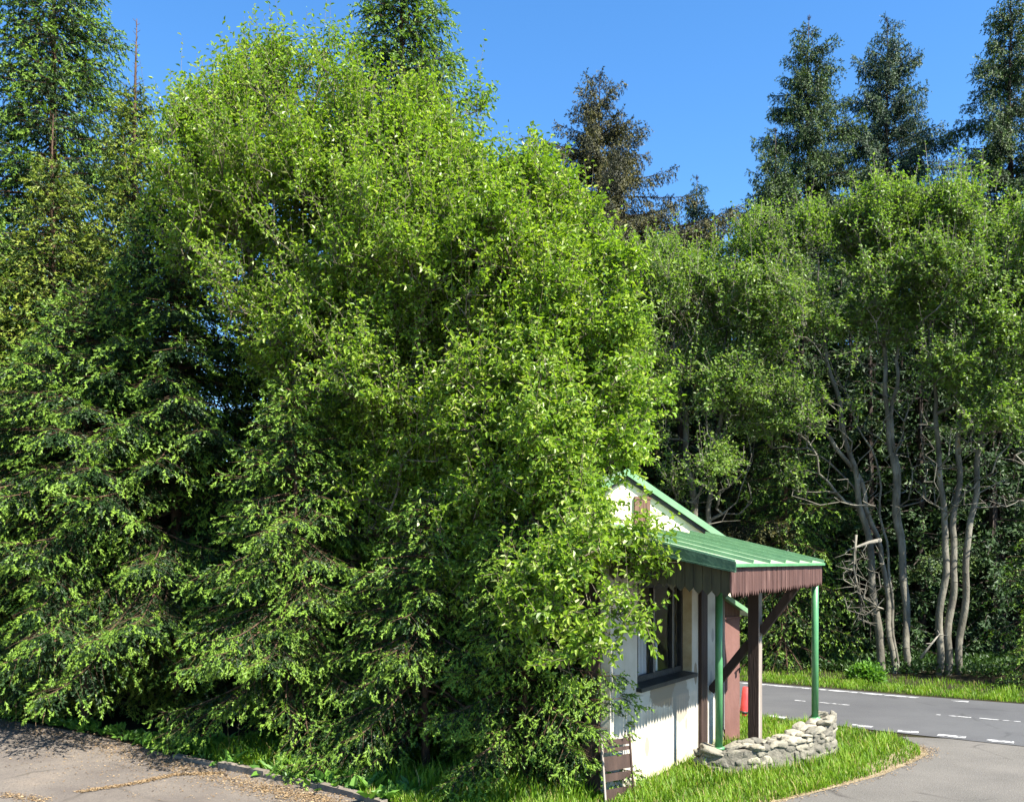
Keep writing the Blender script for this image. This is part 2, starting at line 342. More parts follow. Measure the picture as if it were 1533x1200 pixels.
V = [[*p, .012] for p in [f + np.array([.16, .2]) for f in FAR]] + [[*(q - np.array([.10, .12])), .012] for q in NEAR]
g.add(V, np.array([[i + 1, i, n + i, n + i + 1] for i in range(n - 1)]))
road = tag(g.build('main_road', M['road']), kind='structure')
def strip(mb, a, b, wd, z=.016):
    a = np.array(a); b = np.array(b); d = (b - a) / np.linalg.norm(b - a); s = np.array([-d[1], d[0]]) * wd / 2
    P = [a - s, b - s, b + s, a + s]
    mb.add([[*p, z] for p in P], np.array([[0, 1, 2, 3]]))
g = MB()
for a, b in zip(FAR[:3], FAR[1:4]): strip(g, a, b, .12)
strip(g, gnd(1424, 1049), gnd(1450, 1051), .12)
tag(g.build('edge_line', M['marking'], road), 'continuous white line along the far road edge')
g = MB()
for a, b in [((1344, 1094.5), (1375, 1097)), ((1404, 1100.5), (1446, 1104.5)), ((1477, 1108.5), (1518, 1112)), ((1151, 1072), (1177, 1075)), ((1275, 1085.5), (1306, 1088.7))]:
    strip(g, gnd(*a), gnd(*b), .15)
g.build('give_way_dashes', M['marking'], road)
g = MB()
for a, b in [((1190, 1048.6), (1206, 1050.2)), ((1225, 1051.6), (1272, 1056)), ((1402, 1070.2), (1408, 1070.8)), ((1420, 1071.7), (1454, 1074.6)), ((1466, 1075.6), (1528, 1081))]:
    strip(g, gnd(*a), gnd(*b), .055)
g.build('centre_dashes', M['marking'], road)
# dusty strip between the island and the side road
g = MB(); A = [np.array(p) for p in SIDE[1:8]]
n = len(A); rng0 = np.random.default_rng(5)
outw = [np.array([.35, -.4]) * rng0.uniform(.6, 1.1) for _ in A]; outw[-1] = np.array([.1, -.1])
g.add([[*(p - np.array([.25, -.25])), .0075] for p in A] + [[*(p + o * .16), .0075] for p, o in zip(A, outw)], np.array([[i, n + i, n + i + 1, i + 1] for i in range(n - 1)]))
tag(g.build('dusty_roadside', M['sand']), kind='structure')
# kerb stones along the parking edge
g = MB(); kp = [gnd(262, 1134), gnd(330, 1149), gnd(400, 1163.5), gnd(440, 1172), gnd(480, 1181), (-1.75, 10.6), (-1.4, 10.25)]
rk = np.random.default_rng(3)
for a, b in zip(kp[:-1], kp[1:]):
    a = np.array(a); b = np.array(b); d = b - a; l = np.linalg.norm(d); m_ = max(1, int(l / .55))
    for i in range(m_):
        p0 = a + d * (i + .01) / m_; p1 = a + d * (i + .985) / m_
        z = .045 + rk.uniform(-.02, .02)
        beam(g, (*p0, z - .05), (*p1, z - .05 + rk.uniform(-.012, .012)), .1, .16)
tag(g.build('kerb', M['kerb']), kind='structure')

# ------------------------------------------------------------------ foliage generators
def leaf_batch(mb, P, D, Nn, L, W, tint, six=True):
    """folded leaves: P base, D direction, Nn up-ish normal"""
    n = len(P); D = nrm(D); S_ = nrm(np.cross(D, Nn)); U = np.cross(S_, D)
    L = np.broadcast_to(L, (n,))[:, None]; W = np.broadcast_to(W, (n,))[:, None]
    if six:
        fold = .35
        b = P; t = P + D * L - U * L * .12
        r1 = P + D * L * .35 + S_ * W * .5 + U * W * fold; r2 = P + D * L * .72 + S_ * W * .36 + U * (W * fold * .7 - L * .05)
        l1 = P + D * L * .35 - S_ * W * .5 + U * W * fold; l2 = P + D * L * .72 - S_ * W * .36 + U * (W * fold * .7 - L * .05)
        V = np.stack([b, r1, r2, t, l2, l1], 1)
        q = np.array([[0, 1, 2, 3], [0, 3, 4, 5]]); k = 6
    else:
        V = np.stack([P, P + D * L * .45 + S_ * W * .5 + U * W * .2, P + D * L, P + D * L * .45 - S_ * W * .5 + U * W * .2], 1)
        q = np.array([[0, 1, 2], [0, 2, 3]]); k = 4
    Fc = (np.arange(n) * k)[:, None, None] + q[None]
    mb.add(V.reshape(-1, 3), Fc.reshape(-1, q.shape[1]), np.repeat(tint, k))

def shoots(mb, P, D, L, r, tint, rng, K=6):
    """needle shoots: fins of needles set round an axis"""
    n = len(P); D = nrm(D); ref = np.where(np.abs(D[:, 2:3]) > .9, [[1., 0, 0]], [[0, 0, 1.]])
    u = nrm(np.cross(D, ref)); v = np.cross(D, u)
    L = np.broadcast_to(L, (n,)); r = np.broadcast_to(r, (n,))
    t0 = (np.arange(K) / K * .72)[None] + rng.uniform(0, .08, (n, K))
    ph = np.arange(K)[None] * 2.4 + rng.uniform(0, 6.28, (n, 1))
    rad = u[:, None] * np.cos(ph)[..., None] + v[:, None] * np.sin(ph)[..., None]
    ax = lambda t: P[:, None] + D[:, None] * (t * L[:, None])[..., None]
    A = ax(t0); B = ax(t0 + .24); C = ax(np.minimum(t0 + .32, 1.05)) + rad * (r[:, None, None] * rng.uniform(.75, 1.2, (n, K))[..., None])
    V = np.stack([A, B, C], 2).reshape(-1, 3)
    mb.add(V, np.arange(len(V)).reshape(-1, 3), np.repeat(tint, 3 * K))

def spruce(name, label, x, y, h, Rm, z0=.5, seed=0, mat='spruce_near', bark='bark_spruce', sp2=.11, sp3=.06, sl=.11, K=6, new=.45, dz=.34, up=0., droop=.35, l2s=1.0, tier=False,
           group=None, lean=(0, 0), power=.8, leader=.0, sr=.020, extra=(), nb=(5, 7), jit=.22):
    rng = np.random.default_rng(seed)
    root = empty(name, (x, y, 0)); tag(root, label, 'spruce tree', group)
    tr = MB(); cr = MB()
    zs = np.linspace(0, h, 14); ax = np.stack([lean[0] * zs / h + .03 * np.sin(zs * 1.3 + seed), lean[1] * zs / h + .03 * np.cos(zs * 1.1), zs], 1); ax[0, 2] = -.1
    rt = (.0095 * h + .02) * (1 - zs / h) ** .9 + .006
    chain(tr, ax, rt, 9)
    axis = lambda z: np.array([np.interp(z, zs, ax[:, 0]), np.interp(z, zs, ax[:, 1]), z])
    br = []; z = z0
    top = h * (1 - leader)
    while z < top - .12:
        f = (top - z) / (top - z0)
        wob = rng.uniform(.75, 1.2) if tier else 1
        for k in range(rng.integers(*nb) if f > .06 else 4):
            br.append((z + rng.uniform(-.08, .08) * (1 + 2 * tier), rng.uniform(0, 6.283) if f > .5 else k * 1.3 + z * 9, Rm * f ** power * wob * rng.uniform(1 - jit * 1.3, 1 + jit) + .12, f, None))
        if rng.random() < .6 and not tier: br.append((z + dz * .5, rng.uniform(0, 6.283), Rm * f ** power * rng.uniform(.4, .8) + .1, f, None))
        z += dz * .62 * (.55 + .6 * f) * rng.uniform(.85, 1.15)
    for e in extra: br.append(e)
    SP, SD, SL_, ST = [], [], [], []
    TA, TB, Tr0, Tr1 = [], [], [], []
    for (zb, az, L, f, pitch0) in br:
        n = 9; t = np.linspace(0, 1, n)
        e0 = (38 - 58 * f ** .55 + up + rng.uniform(-9, 9)) if pitch0 is None else pitch0
        pit = np.radians(e0 - 16 * np.sin(np.pi * t) * min(1, L) + 20 * t ** 2 * f)
        azv = az + rng.uniform(-.15, .15) * t
        step = np.stack([np.cos(pit) * np.cos(azv), np.cos(pit) * np.sin(azv), np.sin(pit)], 1) * (L / (n - 1))
        P = np.concatenate([[axis(zb)], axis(zb) + np.cumsum(step[:-1], 0)])
        rb = (.008 * L + .005) * (1 - t) + .003
        TA.append(P[:-1]); TB.append(P[1:]); Tr0.append(rb[:-1]); Tr1.append(rb[1:])
        # second-order twigs, alternating left and right, hanging a little
        m_ = max(3, int(L / sp2 * 1.25)); tt = np.linspace(.12, .99, m_) + rng.uniform(-.02, .02, m_); tt = np.clip(tt, .05, 1)
        keep = rng.random(m_) > .06; tt = tt[keep]; m_ = len(tt)
        if m_ == 0: continue
        pos = np.stack([np.interp(tt, t, P[:, i]) for i in range(3)], 1)
        fw = nrm(np.stack([np.interp(tt, t, step[:, i]) for i in range(3)], 1))
        sd = nrm(np.cross(fw, [0, 0, 1])) * np.where(np.arange(m_) % 2 == 0, 1, -1)[:, None]
        l2 = np.clip((.14 + .50 * L * (1 - tt) ** .8 * (.35 + tt)) * rng.uniform(.65, 1.2, m_) * l2s, .08, .95)
        d2 = nrm(fw * .75 + sd * rng.uniform(.6, 1.0, (m_, 1)) + np.array([0, 0, -1]) * (droop * rng.uniform(.3, 1.3, (m_, 1))))
        TA.append(pos); TB.append(pos + d2 * l2[:, None]); Tr0.append(np.full(m_, .0035)); Tr1.append(np.full(m_, .0015))
        sp_ = sp3 * .72; kk = int(np.ceil(l2.max() / sp_)) + 1
        sidx = np.arange(kk)[None] * sp_ + rng.uniform(0, sp_, (m_, kk))
        ok = sidx < l2[:, None] + .02
        s_ = np.where(ok, sidx, 0); rel = s_ / l2[:, None]
        s2 = nrm(np.cross(d2, [0, 0, 1]) + 1e-6); bp = pos[:, None] + d2[:, None] * s_[..., None] + (s2[:, None] * (rng.uniform(-1, 1, (m_, kk)) * sl * .8 * (1 - .5 * rel))[..., None]) - np.array([0, 0, 1.]) * (rng.uniform(0, 1, (m_, kk)) ** 2 * sl * .9)[..., None] + np.array([0, 0, -1.]) * (droop * .35 * s_ ** 2)[..., None]
        s2 = nrm(np.cross(d2, [0, 0, 1]) + 1e-6); sg = np.where((np.arange(kk)[None] + np.arange(m_)[:, None]) % 2 == 0, 1, -1)
        dd = d2[:, None] * .8 + s2[:, None] * (sg * rng.uniform(.3, .85, (m_, kk)))[..., None] + rng.normal(0, .18, (m_, kk, 3)) + np.array([0, 0, -1.]) * (droop * 2.6 * rng.uniform(.2, 1.0, (m_, kk)))[..., None]
        isnew = (rel > 1 - new * rng.uniform(.5, 1.5, (m_, kk)))
        tn = np.where(isnew, rng.uniform(.58, 1, (m_, kk)), rng.uniform(0, .44, (m_, kk)))
        SP.append(bp[ok]); SD.append(dd[ok]); SL_.append((sl * rng.uniform(.7, 1.25, (m_, kk)))[ok]); ST.append(tn[ok])
        # shoots straight on the branch itself
        mb_ = max(2, int(L / sp3 * 1.2)); tb = rng.uniform(.3, 1, mb_); pb = np.stack([np.interp(tb, t, P[:, i]) for i in range(3)], 1)
        fb = nrm(np.stack([np.interp(tb, t, step[:, i]) for i in range(3)], 1))
        SP.append(pb); SD.append(fb * .8 + rng.normal(0, .45, (mb_, 3)) + [0, 0, -.15]); SL_.append(sl * rng.uniform(.7, 1.2, mb_)); ST.append(np.where(tb > .75, rng.uniform(.5, 1, mb_), rng.uniform(0, .44, mb_)))
    if leader > 0:  # bare, knobbly top
        zz = np.linspace(top, h * .995, 26); ph = np.arange(26) * 2.4
        A = np.stack([axis(q) for q in zz]); dv = np.stack([np.cos(ph), np.sin(ph), np.full(26, .8)], 1)
        TA.append(A); TB.append(A + dv * .07); Tr0.append(np.full(26, .006)); Tr1.append(np.full(26, .003))
    tubes(tr, np.concatenate(TA), np.concatenate(TB), np.concatenate(Tr0), np.concatenate(Tr1), 4)
    SP = np.concatenate(SP); SD = np.concatenate(SD); SL_ = np.concatenate(SL_); ST = np.concatenate(ST)
    shoots(cr, SP, SD, SL_, sr * (SL_ / sl), ST, rng, K)
    tr.build('trunk', M[bark], root, True)
    cr.build('crown', M[mat], root)
    print(name, 'shoots', len(SP))
    return root

def grow(points, stems, alpha=.3, step=.35, rng=None):
    """joins crown points to the stems as a branching skeleton"""
    N = []; Pa = []; PL = []
    for st in stems:
        for i, p in enumerate(st):
            N.append(np.array(p, float)); Pa.append(-1 if i == 0 else len(N) - 2)
            PL.append(0 if i == 0 else PL[-1] + np.linalg.norm(N[-1] - N[-2]))
    cap = len(N) + len(points) * 12
    A = np.zeros((cap, 3)); A[:len(N)] = N; pl = np.zeros(cap); pl[:len(N)] = PL; m = len(N)
    lo = min(p[0][2] for p in stems)
    for p in points:
        dv = A[:m] - p; d = np.sqrt((dv ** 2).sum(1))
        pen = np.maximum(0, dv[:, 2]) * 1.2        # prefer to grow from below
        j = int(np.argmin(d + alpha * pl[:m] + pen))
        k = min(10, max(1, int(d[j] / step))); a = A[j].copy(); prev = j
        bend = rng.normal(0, .05, 3) * d[j]
        for i in range(1, k + 1):
            t = i / k
            A[m] = a + (p - a) * t + bend * math.sin(math.pi * t) + (rng.normal(0, .018, 3) if i < k else 0) + np.array([0, 0, .10 * d[j] * math.sin(math.pi * t)])
            pl[m] = pl[prev] + np.linalg.norm(A[m] - A[prev]); Pa.append(prev); prev = m; m += 1
    return A[:m], np.array(Pa)

def broadleaf(name, label, base, stems, lobes, npts, seed, leafmat, barkmat, cat='willow tree', leafL=.075, leafW=.036, twigs=4, per=11, twl=.38, rtip=.006, six=True, dead=None, group=None, holes=.33, shell=.8, tintmap=None, upb=.45, rpow=.47, rmax=.16, taper=0.0, disp=.24, wisp=.16):
    rng = np.random.default_rng(seed)
    base = np.array([base[0], base[1], 0.0])
    root = empty(name, base); tag(root, label, cat, group)
    wts = np.array([max(l[3], .1) ** 2.2 for l in lobes]); wts /= wts.sum()
    P = []
    ph = rng.uniform(0, 6.28, 9)
    def field(q):   # slow clumpy density
        return (np.sin(q[:, 0] * 2.6 + ph[0]) + np.sin(q[:, 1] * 2.9 + ph[1]) + np.sin(q[:, 2] * 2.7 + ph[2]) + .8 * np.sin(q[:, 0] * 4.4 + q[:, 2] * 3.1 + ph[3]) + .8 * np.sin(q[:, 1] * 4.1 - q[:, 2] * 3.7 + ph[4])) / 4.6
    while sum(len(p) for p in P) < npts:
        li = rng.choice(len(lobes), 600, p=wts); c = np.array([l[:3] for l in lobes])[li]; r = np.array([[l[3], l[3] * (l[4] if len(l) > 4 else 1), l[3]] for l in lobes])[li]
        d = nrm(rng.normal(0, 1, (600, 3))); q = c + d * r * (rng.uniform(0, 1, 600) ** (1 / 3 * shell) * rng.uniform(.9, 1.12, 600))[:, None]
        q = q + disp * np.stack([np.sin(q[:, 1] * 2.1 + q[:, 2] * 3.3 + ph[5]), np.sin(q[:, 0] * 2.4 + q[:, 2] * 2.9 + ph[6]), 1.2 * np.sin(q[:, 0] * 4.6 + q[:, 1] * 2.2 + ph[7])], 1)
        q = q + disp * .45 * np.stack([np.sin(q[:, 2] * 7.3 + ph[8]), np.sin(q[:, 0] * 6.7 + ph[0]), np.sin(q[:, 0] * 9.1 + q[:, 1] * 6 + ph[1])], 1)
        q = q[(field(q) > -holes) & (q[:, 2] > .35)]
        P.append(q)
    P = np.concatenate(P)[:npts]; nl = npts
    if dead is not None: P = np.concatenate([P, dead]); 
    isleaf = np.arange(len(P)) < nl
    order = np.argsort(np.linalg.norm(P - base, axis=1)); P = P[order]; isleaf = isleaf[order]
    A, Pa = grow(P, stems, .28, .3, rng)
    n = len(A); cnt = np.zeros(n); kids = np.bincount(Pa[Pa >= 0], minlength=n)
    cnt[kids == 0] = 1
    for i in range(n - 1, -1, -1):
        if Pa[i] >= 0: cnt[Pa[i]] += cnt[i]
    rad = np.minimum(rtip * np.maximum(cnt, 1) ** rpow, rmax)
    rad = np.maximum(rad * np.clip(1.05 - taper * A[:, 2], .35, 1), rtip * .6)
    wood = MB(); A0 = A - base
    e = np.where(Pa >= 0)[0]
    big = rad[e] > .03
    rp = np.minimum(rad[Pa[e]], rad[e] * 1.35)
    tubes(wood, A0[Pa[e]][big], A0[e][big], rp[big], rad[e][big], 8)
    tubes(wood, A0[Pa[e]][~big], A0[e][~big], rp[~big], rad[e][~big], 4)
    # twigs and leaves near the crown points
    T = P[isleaf] - base; n = len(T); cen = np.average(np.array([l[:3] for l in lobes]), axis=0, weights=wts) - base
    outd = nrm(T - cen)
    tw = np.repeat(T, twigs, 0) + rng.normal(0, .05, (n * twigs, 3)); td = nrm(np.repeat(outd, twigs, 0) * .55 + rng.normal(0, .62, (n * twigs, 3)) + [0, 0, upb])
    tl = twl * rng.uniform(.5, 1.25, n * twigs)
    wi = rng.random(n * twigs) < wisp                                  # some long upright shoots
    td = np.where(wi[:, None], nrm(td * .5 + [0, 0, .9] + rng.normal(0, .12, td.shape)), td); tl = np.where(wi, tl * rng.uniform(1.4, 2.4, len(tl)), tl)
    tubes(wood, tw, tw + td * tl[:, None], rtip * .62, rtip * .3, 3)
    m_ = n * twigs
    s_ = np.linspace(.15, 1.02, per)[None] + rng.uniform(-.05, .05, (m_, per))
    lp = tw[:, None] + td[:, None] * (s_ * tl[:, None])[..., None] + rng.normal(0, .012, (m_, per, 3))
    side = nrm(np.cross(td, rng.normal(0, 1, (m_, 3)))); side2 = np.cross(td, side); ang = np.arange(per)[None] * 2.4 + rng.uniform(0, 6, (m_, 1))
    ld = td[:, None] * .55 + (side[:, None] * np.cos(ang)[..., None] + side2[:, None] * np.sin(ang)[..., None]) * .8 + np.array([0, 0, -.25]) + rng.normal(0, .2, (m_, per, 3))
    ln = np.array([0, 0, 1.]) + rng.normal(0, .55, (m_, per, 3)) + outd.repeat(twigs, 0)[:, None] * .35
    tint = np.clip(rng.normal(.42, .17, (m_, per)) + rng.normal(0, .12, (m_, 1)) + .16 * (s_ > .85), 0, 1)
    pale = rng.random((m_, per)) < .05; tint = np.where(pale, 1.0, np.minimum(tint, .88))
    if tintmap is not None: tint = np.clip(tint + tintmap(lp), 0, 1)
    LL = leafL * rng.uniform(.6, 1.25, m_ * per)
    crown = MB(); leaf_batch(crown, lp.reshape(-1, 3), ld.reshape(-1, 3), ln.reshape(-1, 3), LL, LL * (leafW / leafL) * rng.uniform(.85, 1.15, m_ * per), tint.ravel(), six)
    wood.build('trunk', M[barkmat], root, True)
    crown.build('crown', M[leafmat], root)
    print(name, 'leaves', m_ * per, 'nodes', len(A))
    return root

def lob(px, py, rp, Y, dy=1.0):
    p = at(px, py, Y); return (p[0], p[1], p[2], rp / F * Y, dy)
def stem(pts):  # pts: (px, py, Y)
    out = [at(*p) for p in pts]
    res = []
    for a, b in zip(out[:-1], out[1:]):
        k = max(1, int(np.linalg.norm(b - a) / .3))
        for i in range(k): res.append(a + (b - a) * i / k)
    res.append(out[-1]); return res

# ------------------------------------------------------------------ the big goat willow in front
WB = (-1.58, 14.6)
wb = lambda dx, dy: (WB[0] + dx, WB[1] + dy, 0.0)
def tostem(b, pts):
    a = [np.array(b)] + [at(*p) for p in pts]; res = []
    for p, q in zip(a[:-1], a[1:]):
        k = max(1, int(np.linalg.norm(q - p) / .3))
        for i in range(k):
            f = i / k; res.append(p + (q - p) * f + np.array([math.sin(f * 9 + q[0] * 5), math.cos(f * 8 + q[2] * 3), 0]) * .05 * min(1, f * 4) * min(1, (1 - f) * 4))
    res.append(a[-1]); return res
lobesA = [lob(362, 225, 95, 15.2, .9), lob(440, 155, 72, 15.0), lob(385, 300, 140, 14.6), lob(520, 258, 105, 14.4), lob(600, 262, 88, 14.6), lob(652, 225, 58, 14.8), lob(690, 128, 18, 14.8, 1.2),
          lob(325, 190, 52, 15.4), lob(318, 270, 60, 15.2), lob(436, 92, 24, 15.1), lob(368, 118, 26, 15.1), lob(475, 420, 140, 14.4), lob(615, 410, 160, 14.0), lob(570, 570, 140, 13.7), lob(450, 540, 60, 14.2),
          lob(690, 470, 140, 13.4), lob(650, 700, 120, 13.1), lob(560, 700, 80, 13.5)]
stA = [tostem(wb(-.25, 0), [(560, 800, 14.6), (470, 480, 14.7), (440, 200, 14.9), (445, 70, 15.0)]), tostem(wb(-.1, .2), [(600, 760, 14.8), (585, 480, 14.7), (600, 250, 14.7), (650, 150, 14.7)]),
       tostem(wb(-.4, .1), [(520, 760, 14.8), (390, 440, 14.9), (340, 220, 15.1)])]
broadleaf('goat_willow', 'tall bright green willow with the broadest crown, rising centre left in front of the spruces', WB, stA, lobesA, 4600, 11, 'willow_leaf', 'bark_willow', twl=.42, holes=.34, upb=.75)
lobesA += [lob(565, 600, 135, 12.0), lob(520, 725, 95, 12.0), lob(625, 730, 130, 11.4), lob(490, 560, 80, 12.7), lob(570, 440, 115, 12.7), lob(455, 690, 45, 12.7), lob(400, 430, 58, 14.2), lob(372, 500, 36, 14.0), lob(350, 380, 45, 14.6)]
lobesB = [lob(765, 290, 60, 13.2), lob(815, 310, 70, 12.9), lob(790, 250, 30, 12.6), lob(740, 370, 95, 13.0), lob(808, 430, 106, 12.6), lob(868, 445, 46, 12.2), lob(850, 560, 100, 12.0), lob(915, 600, 52, 11.4), lob(800, 600, 130, 12.3),
          lob(765, 720, 115, 12.1), lob(830, 715, 74, 11.1), lob(868, 678, 42, 11.0), lob(932, 645, 26, 11.0), lob(890, 800, 55, 10.1), lob(835, 850, 75, 10.2), lob(865, 872, 36, 9.7), lob(895, 880, 22, 9.4, .8), lob(912, 850, 22, 9.35, .8), lob(930, 862, 12, 9.3), lob(925, 945, 12, 9.4), lob(885, 945, 22, 9.5, .8), lob(855, 945, 28, 9.7),
          lob(935, 530, 28, 11.6), lob(905, 440, 24, 12.0), lob(740, 850, 60, 11.9)]
W2 = (-.35, 13.0)
w2 = (W2[0], W2[1], 0.0)
stB = [tostem(w2, [(740, 850, 12.8), (770, 620, 12.5), (790, 420, 12.4), (785, 270, 12.5)]), tostem((w2[0] + .15, w2[1] - .1, 0), [(770, 850, 12.6), (840, 640, 12.0), (890, 470, 12.0)]), tostem((w2[0] - .1, w2[1] - .15, 0), [(740, 900, 12.5), (800, 780, 11.4), (880, 850, 10.3)])]
broadleaf('goat_willow', 'lower bright green willow leaning right, its leafy branches hanging over the hut roof', W2, stB, lobesB, 2500, 12, 'willow_leaf', 'bark_willow', twl=.32, holes=.38, wisp=.09)

# ------------------------------------------------------------------ near spruces
G1 = 'spruces crowding the edge of the parking lot'
def spx(px, Y): return (px - CX) / F * Y
def sph(py, Y): return HC + (HY - py) / F * Y
spruce('spruce', 'tallest spruce at the far left, its dark crown cut by the top of the picture', spx(80, 19.5), 19.5, 17.0, 4.0, .8, 21, sp2=.15, sp3=.09, sl=.20, sr=.032, K=9, new=.35, group=G1, dz=.5)
spruce('spruce', 'slender yellowish spruce with a bare brown leader sticking up against the sky', spx(203, 17.3), 17.3, sph(28, 17.3), 2.3, .8, 22, mat='spruce_young', sp2=.14, sp3=.085, sl=.18, sr=.029, K=9, new=.55, leader=.10, up=10, group=G1, dz=.42)
spruce('spruce', 'young spruce with a thin reddish leader in front of the tallest spruce', spx(80, 17.2), 17.2, sph(170, 17.2), 2.3, .8, 23, mat='spruce_young', sp2=.14, sp3=.085, sl=.18, sr=.029, K=9, new=.5, leader=.07, up=6, group=G1, dz=.42)
spruce('spruce', 'dense spruce cut by the left edge of the picture', spx(-25, 17.0), 17.0, sph(300, 17.0), 2.4, 1.6, 24, sp2=.14, sp3=.085, sl=.18, sr=.029, K=9, group=G1, dz=.4)
spruce('spruce', 'dark bushy spruce overhanging the left end of the parking lot', spx(140, 15.7), 15.4, sph(430, 15.4), 3.3, 2.5, 25, group=G1, new=.3, sp2=.13, sp3=.075, sl=.165, sr=.026, K=9, dz=.36)
spruce('spruce', 'spruce with a straight brown trunk showing at its foot, left of the tall willow', spx(272, 15.9), 15.7, sph(270, 15.7), 3.1, 2.3, 26, group=G1, sp2=.13, sp3=.075, sl=.165, sr=.026, K=9, new=.3, dz=.37)
spruce('spruce', 'spruce filling the gap between the brown trunked spruce and the tall willow', spx(405, 17.6), 17.6, sph(340, 17.6), 2.3, .8, 31, sp2=.14, sp3=.085, sl=.18, sr=.029, K=9, group=G1, dz=.42)
azL = lambda dx, dy: math.atan2(dy, dx)
spruce('spruce', 'spruce spire rising out of the middle of the tall willow crown', spx(603, 16.4), 16.4, sph(-150, 16.4), 3.0, 1.2, 27, group=G1, sp2=.14, sp3=.08, sl=.19, sr=.028, K=9, new=.55, dz=.42,
       extra=[(9.6, azL(1, -.2), 1.85, .5, 4), (10.9, azL(1, -.3), 1.1, .4, 30), (10.7, azL(-1, -.3), 1.1, .4, 32)])
spruce('spruce', 'low spruce with drooping lit fronds above the kerb grass', spx(440, 13.0), 13.0, sph(570, 13.0), 1.7, 1.25, 28, group=G1, sp2=.11, sp3=.065, sl=.145, sr=.022, K=9, new=.55, dz=.33)
spruce('spruce', 'low spruce under the willow, between the kerb spruce and the hut spruce', spx(640, 11.9), 11.9, sph(740, 11.9), 1.55, .6, 29, group=G1, sp2=.11, sp3=.065, sl=.145, sr=.022, K=9, new=.5, dz=.32)
spruce('spruce', 'small spruce standing right against the left end of the hut', spx(788, 11.2), 11.2, sph(780, 11.2), 1.3, .38, 30, mat='spruce_near', group=G1, sp2=.09, sp3=.055, sl=.13, sr=.020, K=9, new=.6, dz=.22, power=.6, up=8)

# ------------------------------------------------------------------ trees beyond the road
G2 = 'spruces standing against the sky beyond the road'
def far_spruce(label, px, Y, py, Rm, seed, mat, z0=5, **k):
    kw = dict(sp2=.085, sp3=.06, sl=.18, sr=.042, K=6, new=.3, dz=1.05, droop=.75, up=10, nb=(9, 12), jit=.30, bark='bark_dark', l2s=.62, tier=True, leader=.010)
    Rm *= 1.5; kw['power'] = 1.0
    kw.update(k)
    return spruce('spruce', label, spx(px, Y), Y, sph(py, Y), Rm, z0, seed, mat=mat, group=G2, **kw)
far_spruce('lone brown tinged spruce standing against the sky just right of the big willow', 897, 30, 108, 4.1, 41, 'spruce_cone', 6, power=.85)
far_spruce('small distant spruce top right of the brown tinged spruce', 1043, 34, 262, 2.3, 42, 'spruce_blue', 6)
far_spruce('tall dark spruce with open, spreading branches rising above the old willows', 1210, 31, 22, 3.1, 43, 'spruce_far', 5, power=.8, jit=.35)
far_spruce('broad lower spruce in front of the tall open one', 1160, 29, 190, 2.6, 44, 'spruce_far', 5)
far_spruce('tall spruce with a dense bluish green crown between two darker spruces', 1328, 32, 24, 3.0, 45, 'spruce_blue', 5, power=.72, jit=.3)
far_spruce('spruce at the right edge whose top leaves the picture', 1512, 29, -40, 3.3, 46, 'spruce_far', 5, jit=.35)
spruce('spruce', 'lit green spruce behind the hut roof, its branches reaching the roadside grass', spx(1175, 23.6), 23.6, sph(540, 23.6), 2.1, .4, 47, mat='spruce_near', group='spruces along the far road edge', sp2=.2, sp3=.11, sl=.19, sr=.04, K=5, new=.5, dz=.42, droop=.6)
spruce('spruce', 'low spruce beside the road at the right edge of the picture', spx(1560, 20.3), 20.3, sph(790, 20.3), 1.6, .3, 48, mat='spruce_near', group='spruces along the far road edge', sp2=.17, sp3=.1, sl=.17, sr=.034, K=5, new=.4, dz=.36)

G3 = 'old willows along the far side of the road'
def deadpts(cx, cy, Y, wpx, hpx, n, seed):
    r = np.random.default_rng(seed)
    return np.stack([at(cx + r.uniform(-1, 1) * wpx, cy + r.uniform(-1, 1) * hpx, Y + r.uniform(-.9, .6)) for _ in range(n)])
def old_willow(label, bx, Y, stems, lobes, npts, seed, dead, tm=None, **k):
    b = (spx(bx, Y), Y, 0)
    st = [tostem((b[0] + s[0], b[1] + s[1], -.05), s[2]) for s in stems]
    kw = dict(leafL=.09, leafW=.052, twigs=5, per=10, twl=.44, wisp=.10, rtip=.010, six=False, dead=dead, holes=.12, rpow=.43, rmax=.15, upb=.8, taper=.055); kw.update(k)
    return broadleaf('old_willow', label, b, st, lobes, npts, seed, 'old_willow_leaf', 'bark_old', group=G3, **kw)
YR = 22.6
old_willow('grey green old willow rising right behind the hut roof', 1045, 23.2, [(0, 0, [(1040, 760, 23.2), (1015, 560, 23.3), (1005, 430, 23.3)]), (.3, 0, [(1060, 760, 23.2), (1085, 560, 23.2), (1090, 450, 23.2)])],
           [lob(1010, 425, 62, 23.2), lob(1062, 480, 75, 22.8), lob(985, 505, 60, 23), lob(1075, 570, 60, 22.6), lob(1060, 655, 48, 22.4), lob(1030, 705, 40, 22.4), lob(970, 600, 50, 23), lob(1000, 390, 40, 23.4), lob(1055, 400, 36, 23.4), lob(950, 480, 45, 23.2), lob(950, 400, 30, 23.2)], 950, 51, deadpts(1060, 700, 22.8, 70, 90, 120, 1))
